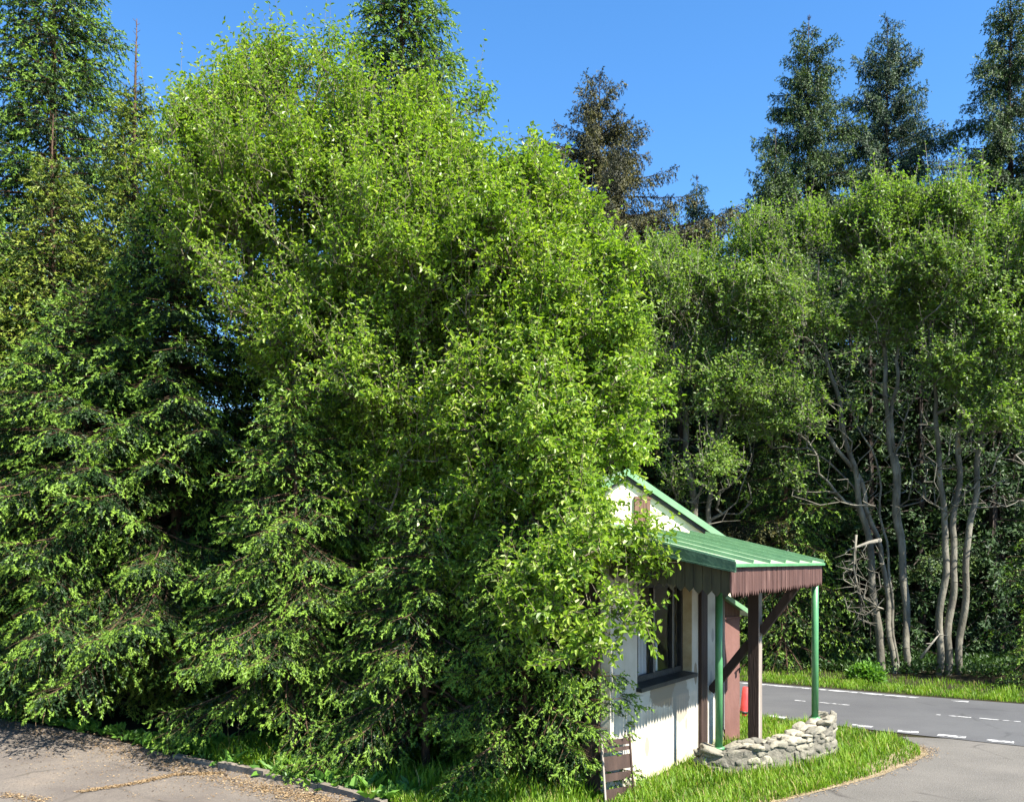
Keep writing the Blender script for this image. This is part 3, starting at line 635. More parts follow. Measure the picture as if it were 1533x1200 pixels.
old_willow('old willow with several leaning bare grey trunks, widest of those beyond the road', 1345, YR - .3, [(0, 0, [(1330, 850, YR), (1312, 690, YR), (1250, 560, YR), (1205, 420, YR)]), (.25, 0, [(1350, 830, YR), (1330, 650, YR), (1322, 500, YR), (1300, 360, YR)]), (.3, .1, [(1352, 820, YR), (1335, 640, YR), (1345, 520, YR), (1350, 400, YR)]), (-.1, 0, [(1325, 860, YR), (1290, 720, YR), (1230, 640, YR), (1175, 520, YR)]), (-.35, .1, [(1300, 800, YR), (1262, 640, YR), (1228, 480, YR), (1225, 380, YR)])],
           [lob(1180, 398, 62, YR), lob(1140, 437, 52, YR), lob(1235, 378, 62, YR), lob(1300, 363, 62, YR), lob(1330, 346, 46, YR), lob(1285, 412, 70, YR - .4), lob(1360, 412, 42, YR), lob(1190, 482, 50, YR - .5), lob(1240, 505, 36, YR - .6), lob(1125, 500, 48, YR), lob(1270, 328, 28, YR), lob(1120, 388, 34, YR + .4), lob(1300, 482, 34, YR), lob(1345, 482, 30, YR), lob(1270, 715, 16, YR - .8), lob(1250, 560, 26, YR - .6), lob(1200, 560, 28, YR - .5), lob(1150, 560, 34, YR - .3), lob(1215, 640, 20, YR - .7), lob(1170, 620, 26, YR - .3), lob(1265, 313, 16, YR), lob(1210, 333, 20, YR), lob(1345, 313, 20, YR), lob(1160, 353, 20, YR), lob(1120, 590, 28, YR), lob(1140, 650, 22, YR), lob(1195, 690, 18, YR - .6), lob(1235, 600, 18, YR - .8), lob(1285, 590, 14, YR - .8), lob(1365, 520, 20, YR - .5)], 1150, 52,
           np.concatenate([deadpts(1290, 610, YR, 105, 150, 420, 2), deadpts(1290, 870, YR - .6, 36, 60, 45, 3)]))
YS = 22.0
old_willow('old willow with two upright mossy trunks and a tall rounded crown, near the right edge', 1425, YS, [(-.1, 0, [(1428, 830, YS), (1436, 640, YS), (1430, 470, YS), (1415, 340, YS)]), (.2, .1, [(1450, 800, YS), (1475, 620, YS), (1480, 450, YS), (1465, 330, YS)]), (-.3, 0, [(1415, 800, YS), (1402, 640, YS), (1392, 500, YS), (1398, 380, YS)])],
           [lob(1400, 363, 56, YS), lob(1450, 346, 56, YS), lob(1495, 373, 52, YS), lob(1430, 437, 66, YS - .4), lob(1482, 467, 56, YS - .4), lob(1515, 437, 50, YS), lob(1475, 535, 42, YS - .6), lob(1400, 487, 34, YS), lob(1510, 520, 36, YS - .5), lob(1420, 318, 20, YS), lob(1465, 306, 20, YS), lob(1500, 660, 24, YS - .7), lob(1390, 560, 24, YS - .6), lob(1430, 560, 26, YS - .7), lob(1470, 610, 26, YS - .8), lob(1515, 590, 30, YS - .6), lob(1400, 412, 26, YS - .6), lob(1385, 328, 18, YS)], 950, 53, deadpts(1450, 610, YS - .2, 85, 150, 340, 4))
old_willow('old willow cut by the right edge of the picture', 1560, 21.6, [(0, 0, [(1550, 800, 21.6), (1540, 560, 21.6), (1550, 380, 21.6)])],
           [lob(1555, 388, 70, 21.6), lob(1540, 492, 56, 21.4), lob(1560, 600, 50, 21.2), lob(1590, 442, 70, 21.6), lob(1530, 328, 26, 21.8)], 520, 54, deadpts(1520, 680, 21.4, 40, 80, 40, 5))

# a broken bleached branch hanging among the old willow trunks
def branch_obj(name, label, pts, r0, seed, cat, mat='deadwood', k=14):
    rng = np.random.default_rng(seed); b = at(*pts[0]); root = MB()
    P = np.array([at(*p) for p in pts]) - b
    chain(root, P, np.linspace(r0, r0 * .35, len(P)), 6)
    L_ = np.linalg.norm(P[-1] - P[0])
    for i in range(k):
        t = rng.uniform(.2, 1) * (len(P) - 1); j = int(min(t, len(P) - 2)); a = P[j] + (P[j + 1] - P[j]) * (t - j)
        d = nrm(rng.normal(0, 1, 3) + nrm(P[-1] - P[0]) * .8) * L_ * rng.uniform(.12, .3)
        m_ = a + d * .5 + rng.normal(0, .03, 3); tubes(root, [a, m_], [m_, a + d], [r0 * .4, r0 * .28], [r0 * .28, r0 * .12], 4)
    o = root.build(name, M[mat], None, True); o.location = b
    return tag(o, label, cat)
branch_obj('dead_branch', 'bare curved pale branch broken off beside the leaning willow trunks', [(1318, 808, 21.9), (1300, 812, 21.8), (1284, 818, 21.7), (1272, 822, 21.7)], .055, 2, 'branch', k=5)
branch_obj('dead_branch', 'tangle of dead twigs hanging beside the green porch eave', [(1282, 800, 21.6), (1278, 850, 21.6), (1290, 900, 21.5), (1284, 930, 21.5)], .03, 3, 'branch', 'bark_old', 46)
branch_obj('dead_branch', 'short pale stick leaning at the foot of the bare trunks', [(1378, 985, 21.0), (1392, 966, 21.0), (1407, 948, 21.0)], .035, 4, 'branch', k=4)

# ------------------------------------------------------------------ dark wood behind the old willows
def forest():
    rng = np.random.default_rng(77); tr = MB(); cr = MB()
    SP, SD, SL_, ST = [], [], [], []
    TA, TB, T0, T1 = [], [], [], []
    for i in range(116):
        Y = rng.uniform(25.5, 38); px = 880 + (i + rng.uniform(0, 1)) * 17.0
        if i >= 96: px = 900 + (i - 96 + rng.uniform(0, 1)) * 33; Y = rng.uniform(25.2, 28)
        elif i >= 46: px = -80 + (i - 46 + rng.uniform(0, 1)) * 20.0; Y = rng.uniform(31, 40)
        x = spx(px, Y); h = sph(560 if 46 <= i < 96 else 390, Y) * rng.uniform(.75, 1.0); Rm = rng.uniform(1.6, 2.3)
        TA.append([[x, Y, 0]]); TB.append([[x, Y, h]]); T0.append([.17]); T1.append([.02])
        z = rng.uniform(.4, 1.6)
        while z < h:
            f = 1 - z / h
            for k in range(6):
                az = rng.uniform(0, 6.28); L = (Rm * f ** .7 + .2) * rng.uniform(.7, 1.2); d = np.array([math.cos(az), math.sin(az), rng.uniform(-.45, -.05)])
                m_ = int(L / .075) + 3; t = rng.uniform(.15, 1, m_)
                p = np.array([x, Y, z]) + d * (t * L)[:, None] + rng.normal(0, .12, (m_, 3)) * (1.3 - t)[:, None]
                SP.append(p); SD.append(d * .6 + rng.normal(0, .5, (m_, 3)) + [0, 0, -.6]); SL_.append(rng.uniform(.2, .42, m_)); ST.append(rng.uniform(0, .75, m_))
                TA.append([[x, Y, z]]); TB.append([list(np.array([x, Y, z]) + d * L)]); T0.append([.02]); T1.append([.006])
            z += rng.uniform(.45, .75)
    tubes(tr, np.concatenate(TA), np.concatenate(TB), np.concatenate(T0), np.concatenate(T1), 5)
    SL_ = np.concatenate(SL_)
    shoots(cr, np.concatenate(SP), np.concatenate(SD), SL_, SL_ * .28, np.concatenate(ST), rng, 4)
    o = cr.build('spruce_wood', M['spruce_far']); tag(o, 'dark mass of spruce wood filling the gaps behind the old willows and the near spruces', 'wood', kind='stuff')
    t = tr.build('trunks', M['bark_dark'], o); t['kind'] = 'stuff'
forest()

# bush by the road
def bush(name, label, px, Y, r, seed, n=420, mat='weed', cat='bush'):
    rng = np.random.default_rng(seed); root = MB(); b = np.array([spx(px, Y), Y, 0.0])
    P = nrm(rng.normal(0, 1, (n, 3))) * rng.uniform(.5, 1, (n, 1)) * [r, r, r * .8]; P[:, 2] = np.abs(P[:, 2]) * 1.15 + .03
    A = np.zeros((30, 3)); k = rng.choice(n, 30); tubes(root, A, P[k], .01, .004, 4, 0.0)
    for _ in range(5):
        Q = P + rng.normal(0, .05, P.shape); leaf_batch(root, Q, Q * [1, 1, .6] + rng.normal(0, .2, Q.shape), np.array([0, 0, 1.]) + rng.normal(0, .5, Q.shape), .1, .055, rng.uniform(.2, 1, n), False)
    o = root.build(name, M[mat]); o.location = b
    return tag(o, label, cat)
def undergrowth():
    rng = np.random.default_rng(91); mb = MB(); n = 1000
    px = rng.uniform(1090, 1600, n); Y = rng.uniform(23.3, 28, n) + np.interp(px, [1090, 1600], [0, -2.6]); c = np.stack([(px - CX) / F * Y, Y, np.zeros(n)], 1)
    for _ in range(16):
        p = c + rng.normal(0, .12, (n, 3)) * [1, 1, 0] + np.array([0, 0, 1.]) * rng.uniform(.03, .30, (n, 1)) ** 1.1
        L_ = rng.uniform(.07, .16, n)
        leaf_batch(mb, p, rng.normal(0, 1, (n, 3)) + [0, 0, .4], np.array([0, 0, 1.]) + rng.normal(0, .4, (n, 3)), L_, L_ * rng.uniform(.3, .55, n), rng.uniform(0, .6, n), False)
    o = mb.build('undergrowth', M['ivy']); tag(o, 'low dark undergrowth on the shaded ground under the old willows', 'undergrowth', kind='stuff')
undergrowth()
bush('bush', 'small fresh green bush in the roadside grass below the bare trunks', 1297, 20.9, .36, 8)

# ------------------------------------------------------------------ grass, weeds, litter
HUTO = np.array([1.42, 11.1]); WV = np.array([.528, .849]); WV /= np.linalg.norm(WV); PV = np.array([WV[1], -WV[0]])
def hut2w(s, q, z=0.0): p = HUTO + WV * s - PV * q; return np.array([p[0], p[1], z])
hutfoot = [hut2w(-.68, -.03)[:2], hut2w(3.3, -.03)[:2], hut2w(3.3, 3.2)[:2], (.78, 14.1)]
def grass(name, polys, seed, label):
    rng = np.random.default_rng(seed); mb = MB()
    for poly, dens, h0, h1, dry in polys:
        P_ = np.array(poly); lo = P_.min(0); hi = P_.max(0); n = int(dens * (hi - lo).prod())
        Q = rng.uniform(lo, hi, (n, 2)); Q = Q[inpoly(Q, poly) & ~inpoly(Q, hutfoot)]
        cl = (np.sin(Q[:, 0] * 3.1 + 1) * np.sin(Q[:, 1] * 2.7) + np.sin(Q[:, 0] * 7.3 - Q[:, 1] * 5.1)) * .25 + .5
        Q = Q[rng.random(len(Q)) < .45 + .6 * cl]; n = len(Q)
        cl = (np.sin(Q[:, 0] * 3.1 + 1) * np.sin(Q[:, 1] * 2.7) + np.sin(Q[:, 0] * 7.3 - Q[:, 1] * 5.1)) * .25 + .5
        h = rng.uniform(h0, h1, n) * (.55 + .8 * cl) * rng.uniform(.6, 1.1, n); a = rng.uniform(0, 6.28, n); ln = rng.uniform(.15, .75, n) * h; wd = rng.uniform(.004, .008, n) * (1 + .6 * (h0 > .12))
        b = np.stack([Q[:, 0], Q[:, 1], np.zeros(n)], 1); d = np.stack([np.cos(a), np.sin(a), np.zeros(n)], 1); s_ = np.stack([-np.sin(a), np.cos(a), np.zeros(n)], 1)
        up = np.array([0, 0, 1.])
        mid = b + d * (ln * .35)[:, None] + up * (h * .6)[:, None]; tip = b + d * ln[:, None] + up * h[:, None]
        V = np.stack([b - s_ * wd[:, None], b + s_ * wd[:, None], mid + s_ * wd[:, None] * .8, mid - s_ * wd[:, None] * .8, tip], 1)
        base = np.arange(n)[:, None] * 5
        t = np.where(rng.random(n) < dry, 1.0, np.clip(rng.normal(.20, .2, n) + .5 * cl, 0, .85))
        mb.add(V.reshape(-1, 3), [base + np.array([0, 1, 2, 3]), base + np.array([3, 2, 4])], np.repeat(t, 5))
    o = mb.build(name, M['grass']); print(name, mb.n // 5)
    return tag(o, label, 'grass', kind='stuff')
inner = [(-4.4, 12.85), (-3.0, 11.75), (-2.2, 11.15), (-1.5, 10.45), (-.6, 9.7), (.6, 9.45), (2.0, 9.8), (2.86, 10.4), (3.66, 11.0), (4.5, 11.7), (5.3, 12.5), (5.7, 13.0), (5.85, 13.5), (5.8, 14.35), (5.15, 15.3), (4.43, 15.95), (3.3, 16.9), (0, 18.0), (-1, 14), (-4, 14.2)]
front = [(-2.9, 11.75), (-2.2, 11.15), (-1.5, 10.45), (-.6, 9.7), (.6, 9.45), (2.0, 9.8), (2.86, 10.4), (3.66, 11.0), (4.5, 11.7), (4.3, 12.0), (2.4, 11.5), (1.2, 10.6), (-.3, 10.9), (-2.2, 12.2)]
tall = [(-4.2, 12.85), (-3.0, 11.8), (-2.0, 11.2), (-1.0, 10.6), (.3, 10.2), (.9, 10.3), (.9, 10.9), (-1.2, 11.6), (-4.0, 13.4)]
wallside = [(1.3, 10.6), (1.9, 10.9), (2.9, 11.4), (4.4, 12.4), (4.9, 13.1), (4.75, 13.3), (4.4, 12.6), (2.9, 11.75), (2.1, 11.75), (1.5, 11.2)]
grass('verge_grass', [(inner, 1500, .07, .16, .08), (front, 1900, .06, .15, .13), (tall, 700, .16, .34, .07), (wallside, 900, .12, .26, .08)], 61, 'bright green grass round the hut, the stone wall and the kerb')
fa = [FAR[2] + np.array([-6.5, 5.0]), FAR[2] + [.3, .35], FAR[3] + [.3, .35], FAR[4] + [.3, .35], FAR[5] + [.2, .4], FAR[5] + [1.1, 1.8], FAR[4] + [1.0, 1.5], FAR[3] + [1.0, 1.5], FAR[2] + [.9, 1.4], FAR[2] + np.array([-5.5, 6.4])]
fb = [FAR[2] + np.array([-5.5, 6.0]), FAR[2] + [.9, 1.3], FAR[3] + [1.0, 1.4], FAR[4] + [1.0, 1.4], FAR[5] + [1.1, 1.7], FAR[5] + [2.5, 3], FAR[4] + [2, 2.7], FAR[3] + [1.8, 2.6], FAR[2] + [1.6, 2.6]]
grass('roadside_grass', [([tuple(p) for p in fa], 1300, .05, .13, .06), ([tuple(p) for p in fb], 240, .06, .15, .05)], 62, 'sunlit strip of grass along the far edge of the road')

def weeds():
    rng = np.random.default_rng(63); mb = MB()
    C = []
    for _ in range(150):
        px = rng.uniform(-20, 620)
        e = np.interp(px, [-60, 0, 130, 200, 270, 400, 480, 560, 620], [1062, 1075, 1098, 1115, 1135, 1163, 1180, 1200, 1210])
        q = gnd(px, e - rng.uniform(2, 30 if px > 250 else 14)); C.append((*q, 1 if px > 250 else .7))
    for x, y, s in C:
        k = rng.integers(7, 15); a = rng.uniform(0, 6.28, k); el = rng.uniform(.2, 1.2, k)
        d = np.stack([np.cos(a) * np.cos(el), np.sin(a) * np.cos(el), np.sin(el)], 1)
        P = np.array([x, y, .01]) + rng.normal(0, .05, (k, 3)) * [1, 1, 0] + d * .02
        L_ = rng.uniform(.10, .26, k) * s
        leaf_batch(mb, P, d, np.array([0, 0, 1.]) + rng.normal(0, .3, (k, 3)), L_, L_ * rng.uniform(.25, .5, k), rng.uniform(0, 1, k), True)
    o = mb.build('weeds', M['weed']); tag(o, 'broad leaved weeds growing along the parking edge under the spruces', 'weeds', kind='stuff')
    mb = MB()
    for px, py in [(248, 1110), (252, 1114), (258, 1112), (358, 1120), (345, 1118), (24, 1078), (40, 1082), (54, 1085), (60, 1086)]:
        x, y = gnd(px, py + 14); h = rng.uniform(.35, .6); tip = np.array([x + rng.uniform(-.08, .08), y, h])
        tubes(mb, [[x, y, 0]], [tip], .004, .002, 4, .4)
        m_ = 14; t = rng.uniform(.72, 1, m_); P = np.array([x, y, 0]) + (tip - [x, y, 0]) * t[:, None]
        leaf_batch(mb, P, rng.normal(0, .4, (m_, 3)) + [0, 0, 1], rng.normal(0, 1, (m_, 3)), .035, .012, np.full(m_, .9), False)
    o = mb.build('seed_grass', M['litter']); tag(o, 'dry seed stalks standing at the dark forest edge', 'grass', kind='stuff')
weeds()
def litter():
    rng = np.random.default_rng(64); mb = MB(); Q = []
    def along(pts, n, sd, off=(0, 0)):
        pts = np.array(pts); k = rng.integers(0, len(pts) - 1, n); t = rng.random(n)[:, None]
        Q.append(pts[k] + (pts[k + 1] - pts[k]) * t + rng.normal(0, 1, (n, 2)) * sd + np.array(off))
    along([gnd(0, 1078), gnd(130, 1102), gnd(200, 1119), gnd(270, 1140)], 3000, .20, (-.02, -.22))
    along([gnd(270, 1142), gnd(400, 1172), gnd(470, 1188), gnd(530, 1203)], 4800, .15, (-.12, -.14))
    along([gnd(120, 1186), gnd(200, 1174), gnd(262, 1160), gnd(330, 1158)], 2600, .035)
    along([gnd(0, 1190), gnd(70, 1200)], 500, .06)
    along([gnd(30, 1120), gnd(200, 1150), gnd(400, 1190)], 1500, .6)
    along(SIDE[1:8], 1500, .09, (.02, -.03))
    Q = np.concatenate(Q); n = len(Q); a = rng.uniform(0, 6.28, n)
    P = np.stack([Q[:, 0], Q[:, 1], rng.uniform(.012, .022, n)], 1)
    D = np.stack([np.cos(a), np.sin(a), rng.uniform(-.1, .25, n)], 1); L_ = rng.uniform(.012, .035, n)
    leaf_batch(mb, P, D, np.array([0, 0, 1.]) + rng.normal(0, .25, (n, 3)), L_, L_ * rng.uniform(.3, .8, n), rng.uniform(0, 1, n), False)
    o = mb.build('leaf_litter', M['litter']); tag(o, 'tan bud scales and needles swept along the asphalt edges', 'litter', kind='stuff')
litter()

# ------------------------------------------------------------------ the hut (local axes: x along the window wall, -y outward, z up)
hut = empty('roadside_hut', (HUTO[0], HUTO[1], 0), math.atan2(WV[1], WV[0]))
tag(hut, 'old white plastered roadside hut with green tin roofs, a porch and peeling paint', 'hut')
def w2h(p):
    d = np.array(p[:2]) - HUTO; return np.array([d @ WV, -(d @ PV), p[2]])
S0, S1, HT = -.58, 3.24, 3.0
OX0, OX1, OZ0, OZ1, TH = .16, 1.97, 1.17, 2.42, .24
wl = MB()
box(wl, (S0, 0, -.1), (OX0, TH, HT)); box(wl, (OX1, 0, -.1), (S1, TH, HT)); box(wl, (OX0, 0, -.1), (OX1, TH, OZ0)); box(wl, (OX0, 0, OZ1), (OX1, TH, HT))
ew = w2h((.78, 14.1, 0)); prism(wl, [(S0, TH, -.1), (S0 + .22, TH, -.1), (ew[0] + .22, ew[1], -.1), (ew[0], ew[1], -.1)], (0, 0, HT + .1)); box(wl, (S1 - .22, TH, -.1), (S1, 1.2, HT))
wall = wl.build('wall', M['plaster'], hut)
rv = MB(); box(rv, (OX1 - .012, .004, OZ0 + .02), (OX1 - .002, TH - .05, OZ1 - .01)); rv.build('window_reveal', M['ochre'], hut)
it = MB(); box(it, (S0 + 1.2, 1.5, 0), (S1 - .22, 1.55, HT)); box(it, (S0 + .9, TH, -.05), (S1 - .22, 1.5, .02)); it.build('interior', M['interior'], hut)
# window
fr = MB(); fy0, fy1 = .13, .19
for x, wd in ((OX0 + .03, .06), (.42, .05), (.98, .07), (1.62, .07), (OX1 - .045, .06)): box(fr, (x - wd / 2, fy0, OZ0 + .03), (x + wd / 2, fy1, OZ1 - .005))
box(fr, (OX0, fy0 + .003, OZ0 + .02), (OX1 - .013, fy1 - .003, OZ0 + .09)); box(fr, (OX0, fy0 + .003, OZ1 - .07), (OX1 - .013, fy1 - .003, OZ1 - .004))
win = fr.build('window', M['black_wood'], hut)
for x in (.45, .95, 1.58):
    ed = MB(); box(ed, (x - .008, fy0 - .012, OZ0 + .1), (x + .008, fy0 - .001, OZ1 - .08)); ed.build('sash_bead', M['frame_grey'], win)
gl = MB(); gl.add([(OX0 + .01, .16, OZ0 + .05), (OX1 - .02, .16, OZ0 + .05), (OX1 - .02, .16, OZ1 - .03), (OX0 + .01, .16, OZ1 - .03)], np.array([[0, 1, 2, 3]])); gl.build('pane', M['glass'], win)
sl_ = MB(); prism(sl_, [(OX0 - .03, -.07, OZ0 - .055), (OX0 - .03, .13, OZ0 - .03), (OX0 - .03, .13, OZ0 + .018), (OX0 - .03, -.07, OZ0 - .005)], (OX1 - OX0 + .06, 0, 0)); sl_.build('sill', M['black_wood'], win)
cu = MB()
n = 60; xs = np.linspace(OX0 + .02, .98, n); ys = .235 + .02 * np.sin(xs * 60)
V = np.concatenate([np.stack([xs, ys, np.full(n, OZ0)], 1), np.stack([xs, ys, np.full(n, OZ0 + .62)], 1)]); cu.add(V, np.array([[i, i + 1, n + i + 1, n + i] for i in range(n - 1)]))
V = np.array([[1.08, .215, OZ0], [1.28, .215, OZ0], [1.28, .215, OZ0 + .42], [1.08, .215, OZ0 + .58]]); cu.add(np.concatenate([V, V + [0, .01, 0]]), [np.array([[0, 1, 2, 3], [7, 6, 5, 4]])])
cu.build('pale_sheet', M['pale_sheet'], hut)  # pale folded sheet and slip behind the lower panes
# timbers on the wall
def part(name, mat, fn, smooth=False, parent=hut):
    mb = MB(); fn(mb); return mb.build(name, M[mat], parent, smooth)
part('timber_post', 'brown_wood', lambda m: box(m, (2.20, -.05, 0), (2.44, .0 - .002, 2.85)))
part('timber_post', 'brown_wood', lambda m: box(m, (S0 - .05, .12, 0), (S0 - .002, .30, 2.95)))
part('corner_board', 'frame_grey', lambda m: box(m, (S1 - .03, -.015, .2), (S1 + .012, -.002, 2.8)))
# porch roof: slopes out (-y) from the wall
E0, E1, EO, ZW, ZE = -.64, 3.21, -1.47, 3.02, 2.66
sl_v = (ZE - ZW) / 1.47
zr = lambda y: ZW + (ZE - ZW) * (-y) / 1.47
def porch(m):
    prism(m, [(E0, .28, zr(.28)), (E0, EO, ZE), (E0, EO, ZE - .03), (E0, .28, zr(.28) - .03)], (E1 - E0, 0, 0))
pr = part('porch_roof', 'green_roof', porch)
def seams(m):
    k = 7
    for i in range(k):
        x = E0 + .02 + (E1 - E0 - .04) * i / (k - 1)
        beam(m, (x, .26, zr(.26) + .02), (x, EO + .005, ZE + .02), .02, .045, (0, 0, 1))

part('roof_seams', 'green_trim', seams, parent=pr)
part('eave_lip', 'green_pole', lambda m: beam(m, (E0, EO - .002, ZE - .016), (E1, EO - .002, ZE - .016), .012, .034), parent=pr)
def fascia(m):  # tall green barge along the near rake with a drip lip, shade put into its colour
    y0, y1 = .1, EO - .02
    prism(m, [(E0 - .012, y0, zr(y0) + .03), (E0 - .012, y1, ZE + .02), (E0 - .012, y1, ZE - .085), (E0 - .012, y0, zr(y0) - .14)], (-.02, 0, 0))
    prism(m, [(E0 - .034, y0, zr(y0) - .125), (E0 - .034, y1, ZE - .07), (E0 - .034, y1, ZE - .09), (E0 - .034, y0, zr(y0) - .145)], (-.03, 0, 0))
part('rake_fascia', 'green_shaded', fascia)
rngv = np.random.default_rng(9)
def teeth(m, p0, p1, ztop0, ztop1, zb0, zb1, pitch, deep, nv):
    """row of pointed boards from p0 to p1 (x, y), nv: thickness vector"""
    p0 = np.array(p0, float); p1 = np.array(p1, float); L_ = np.linalg.norm(p1 - p0); n = int(L_ / pitch)
    for i in range(n):
        a = p0 + (p1 - p0) * (i + .03) / n; b = p0 + (p1 - p0) * (i + .97) / n; c = (a + b) / 2; t = (i + .5) / n
        zt = ztop0 + (ztop1 - ztop0) * t; zb = zb0 + (zb1 - zb0) * t + rngv.uniform(-.012, .012)
        o = nv * rngv.uniform(-.15, .15)
        P = [(*(a + o[:2]), zt), (*(a + o[:2]), zb + deep), (*(c + o[:2]), zb), (*(b + o[:2]), zb + deep), (*(b + o[:2]), zt)]
        prism(m, P, nv)
part('eave_valance', 'valance_red', lambda m: teeth(m, (E0 - .0, EO + .035), (E1 - .0, EO + .035), ZE - .035, ZE - .035, 2.30, 2.34, .087, .055, np.array([0, .02, 0])))
part('rake_valance', 'valance_dark', lambda m: teeth(m, (E0 + .03, .0), (E0 + .03, EO + .06), zr(0) - .12, ZE - .06, 2.50, 2.29, .098, .05, np.array([.02, 0, 0])))
part('porch_ceiling', 'brown_wood', lambda m: prism(m, [(E0 + .06, -.02, zr(-.02) - .07), (E0 + .06, EO + .07, ZE - .075), (E0 + .06, EO + .07, ZE - .05), (E0 + .06, -.02, zr(-.02) - .045)], (E1 - E0 - .1, 0, 0)))
part('porch_beam', 'brown_wood', lambda m: box(m, (E0 + .08, -.72, 2.55), (E1 - .04, -.58, 2.73)))
def pole(m, s, y, z0, z1, r):
    chain(m, [(s, y, z0), (s, y, (z0 + z1) / 2), (s, y, z1)], r, 16); chain(m, [(s, y, z0), (s, y, z0 + .03)], r * 1.5, 16)
part('porch_pole', 'green_pole', lambda m: pole(m, 1.30, -.615, .30, 2.56, .047), True)
rp_ = part('porch_pole', 'green_pole', lambda m: pole(m, 3.04, -1.38, .50, 2.62, .047), True)
PS, PY = 2.65, -.66
part('porch_post', 'grey_wood', lambda m: box(m, (PS - .075, PY - .075, -.05), (PS + .075, PY + .075, 2.55)))
part('post_shade_board', 'brown_wood', lambda m: box(m, (PS - .083, PY - .072, 0), (PS - .0755, PY + .076, 2.5)))  # thin dark sheet that paints shade onto the post's left face
part('brace', 'brown_wood', lambda m: beam(m, (PS + .02, -.02, .84), (PS + .02, PY + .08, 1.55), .09, .11))
part('brace', 'brown_wood', lambda m: beam(m, (PS + .02, PY - .08, 1.70), (PS + .02, EO + .10, 2.55), .09, .11))
# flashing and hut top
part('flat_roof', 'green_trim', lambda m: (prism(m, [(S0, .3, HT + .005), (S1, .3, HT + .005), (S1, 1.3, HT + .005), (ew[0], ew[1] - .05, HT + .005)], (0, 0, .045)), prism(m, [(S0, .27, ZW + .05), (S0, .31, HT + .05), (S0, .31, HT + .14), (S0, .27, HT + .14)], (.95, 0, 0))))
# rear gable block
G0 = np.array([1.71, 14.1]); ph = R(12); U = np.array([math.cos(ph), math.sin(ph)]); B = np.array([-math.sin(ph), math.cos(ph)])
def gp(t, d, z): p = G0 + U * t + B * d; return tuple(w2h((p[0], p[1], z)))
sl_g = .635; ZA = 4.02; zg = lambda t: ZA - abs(t) * sl_g
def vec(dx, dy): a = np.array([dx, dy]); return (a @ WV, -(a @ PV), 0)
gw = MB(); prism(gw, [gp(-1.75, 0, 0), gp(1.72, 0, 0), gp(1.72, 0, zg(1.72) - .02), gp(0, 0, ZA - .02), gp(-1.75, 0, zg(1.75) - .02)], vec(*(B * 4)))
gw.build('gable_wall', M['cream'], hut)
for sg in (-1, 1):
    m = MB(); prism(m, [gp(0, -.055, ZA), gp(sg * 2.02, -.055, zg(2.02)), gp(sg * 2.02, -.055, zg(2.02) + .035), gp(0, -.055, ZA + .035)], vec(*(B * 4.6)))
    m.build('roof_slope', M['green_roof'], hut)
    m = MB(); prism(m, [gp(0, -.065, ZA + .055), gp(sg * 2.03, -.065, zg(2.03) + .055), gp(sg * 2.03, -.065, zg(2.03) - .05), gp(0, -.065, ZA - .05)], vec(*(B * -.022)))
    m.build('verge_board', M['green_trim'], hut)
    m = MB(); prism(m, [gp(0, -.05, ZA - .005), gp(sg * 2.0, -.05, zg(2.0) - .005), gp(sg * 2.0, -.05, zg(2.0) - .11), gp(0, -.05, ZA - .11)], vec(*(B * .05)))
    m.build('barge_rafter', M['black_wood'], hut)
sh = MB(); t0, t1 = .16, .385
for i in range(4):
    a = t0 + (t1 - t0) * i / 4; prism(sh, [gp(a + .002, -.035, 3.05), gp(a + (t1 - t0) / 4 - .003, -.035, 3.05), gp(a + (t1 - t0) / 4 - .003, -.035, 3.62), gp(a + .002, -.035, 3.62)], vec(*(B * .03)))
prism(sh, [gp(t0 - .02, -.045, 3.62), gp(t1 + .02, -.045, 3.62), gp(t1 + .02, -.045, 3.66), gp(t0 - .02, -.045, 3.66)], vec(*(B * .04)))
prism(sh, [gp(t0 - .025, -.045, 3.03), gp(t0 - .002, -.045, 3.03), gp(t0 - .002, -.045, 3.66), gp(t0 - .025, -.045, 3.66)], vec(*(B * .04)))
sh.build('shutter', M['shutter'], hut)
# brown side closet at the right end
A0 = np.array([3.17, 13.93])
def ap(t, d, z): p = A0 + U * t + B * d; return tuple(w2h((p[0], p[1], z)))
m = MB(); prism(m, [ap(-.02, .02, -.05), ap(.25, .02, -.05), ap(.25, .02, 1.98), ap(-.02, .02, 2.2)], vec(*(B * 1.2))); m.build('closet_wall', M['shutter'], hut)
m = MB(); prism(m, [ap(.0, -.005, .02), ap(.232, -.005, .02), ap(.232, -.005, 1.82), ap(.0, -.005, 1.82)], vec(*(B * .02))); dr = m.build('door', M['door'], hut)
m = MB(); prism(m, [ap(-.01, -.03, 1.825), ap(.25, -.03, 1.825), ap(.25, -.03, 1.86), ap(-.01, -.03, 1.86)], vec(*(B * .045))); m.build('door_lintel', M['door'], hut)
m = MB(); beam(m, ap(.215, -.05, 1.02), ap(.215, -.05, 1.10), .02, .02); beam(m, ap(.19, -.05, 1.08), ap(.225, -.01, 1.08), .015, .015); m.build('handle', M['black_wood'], dr)
m = MB(); prism(m, [ap(-.06, -.16, 2.14), ap(.38, -.16, 1.86), ap(.38, -.16, 1.93), ap(-.06, -.16, 2.21)], vec(*(B * 1.5))); m.build('closet_roof', M['green_trim'], hut)

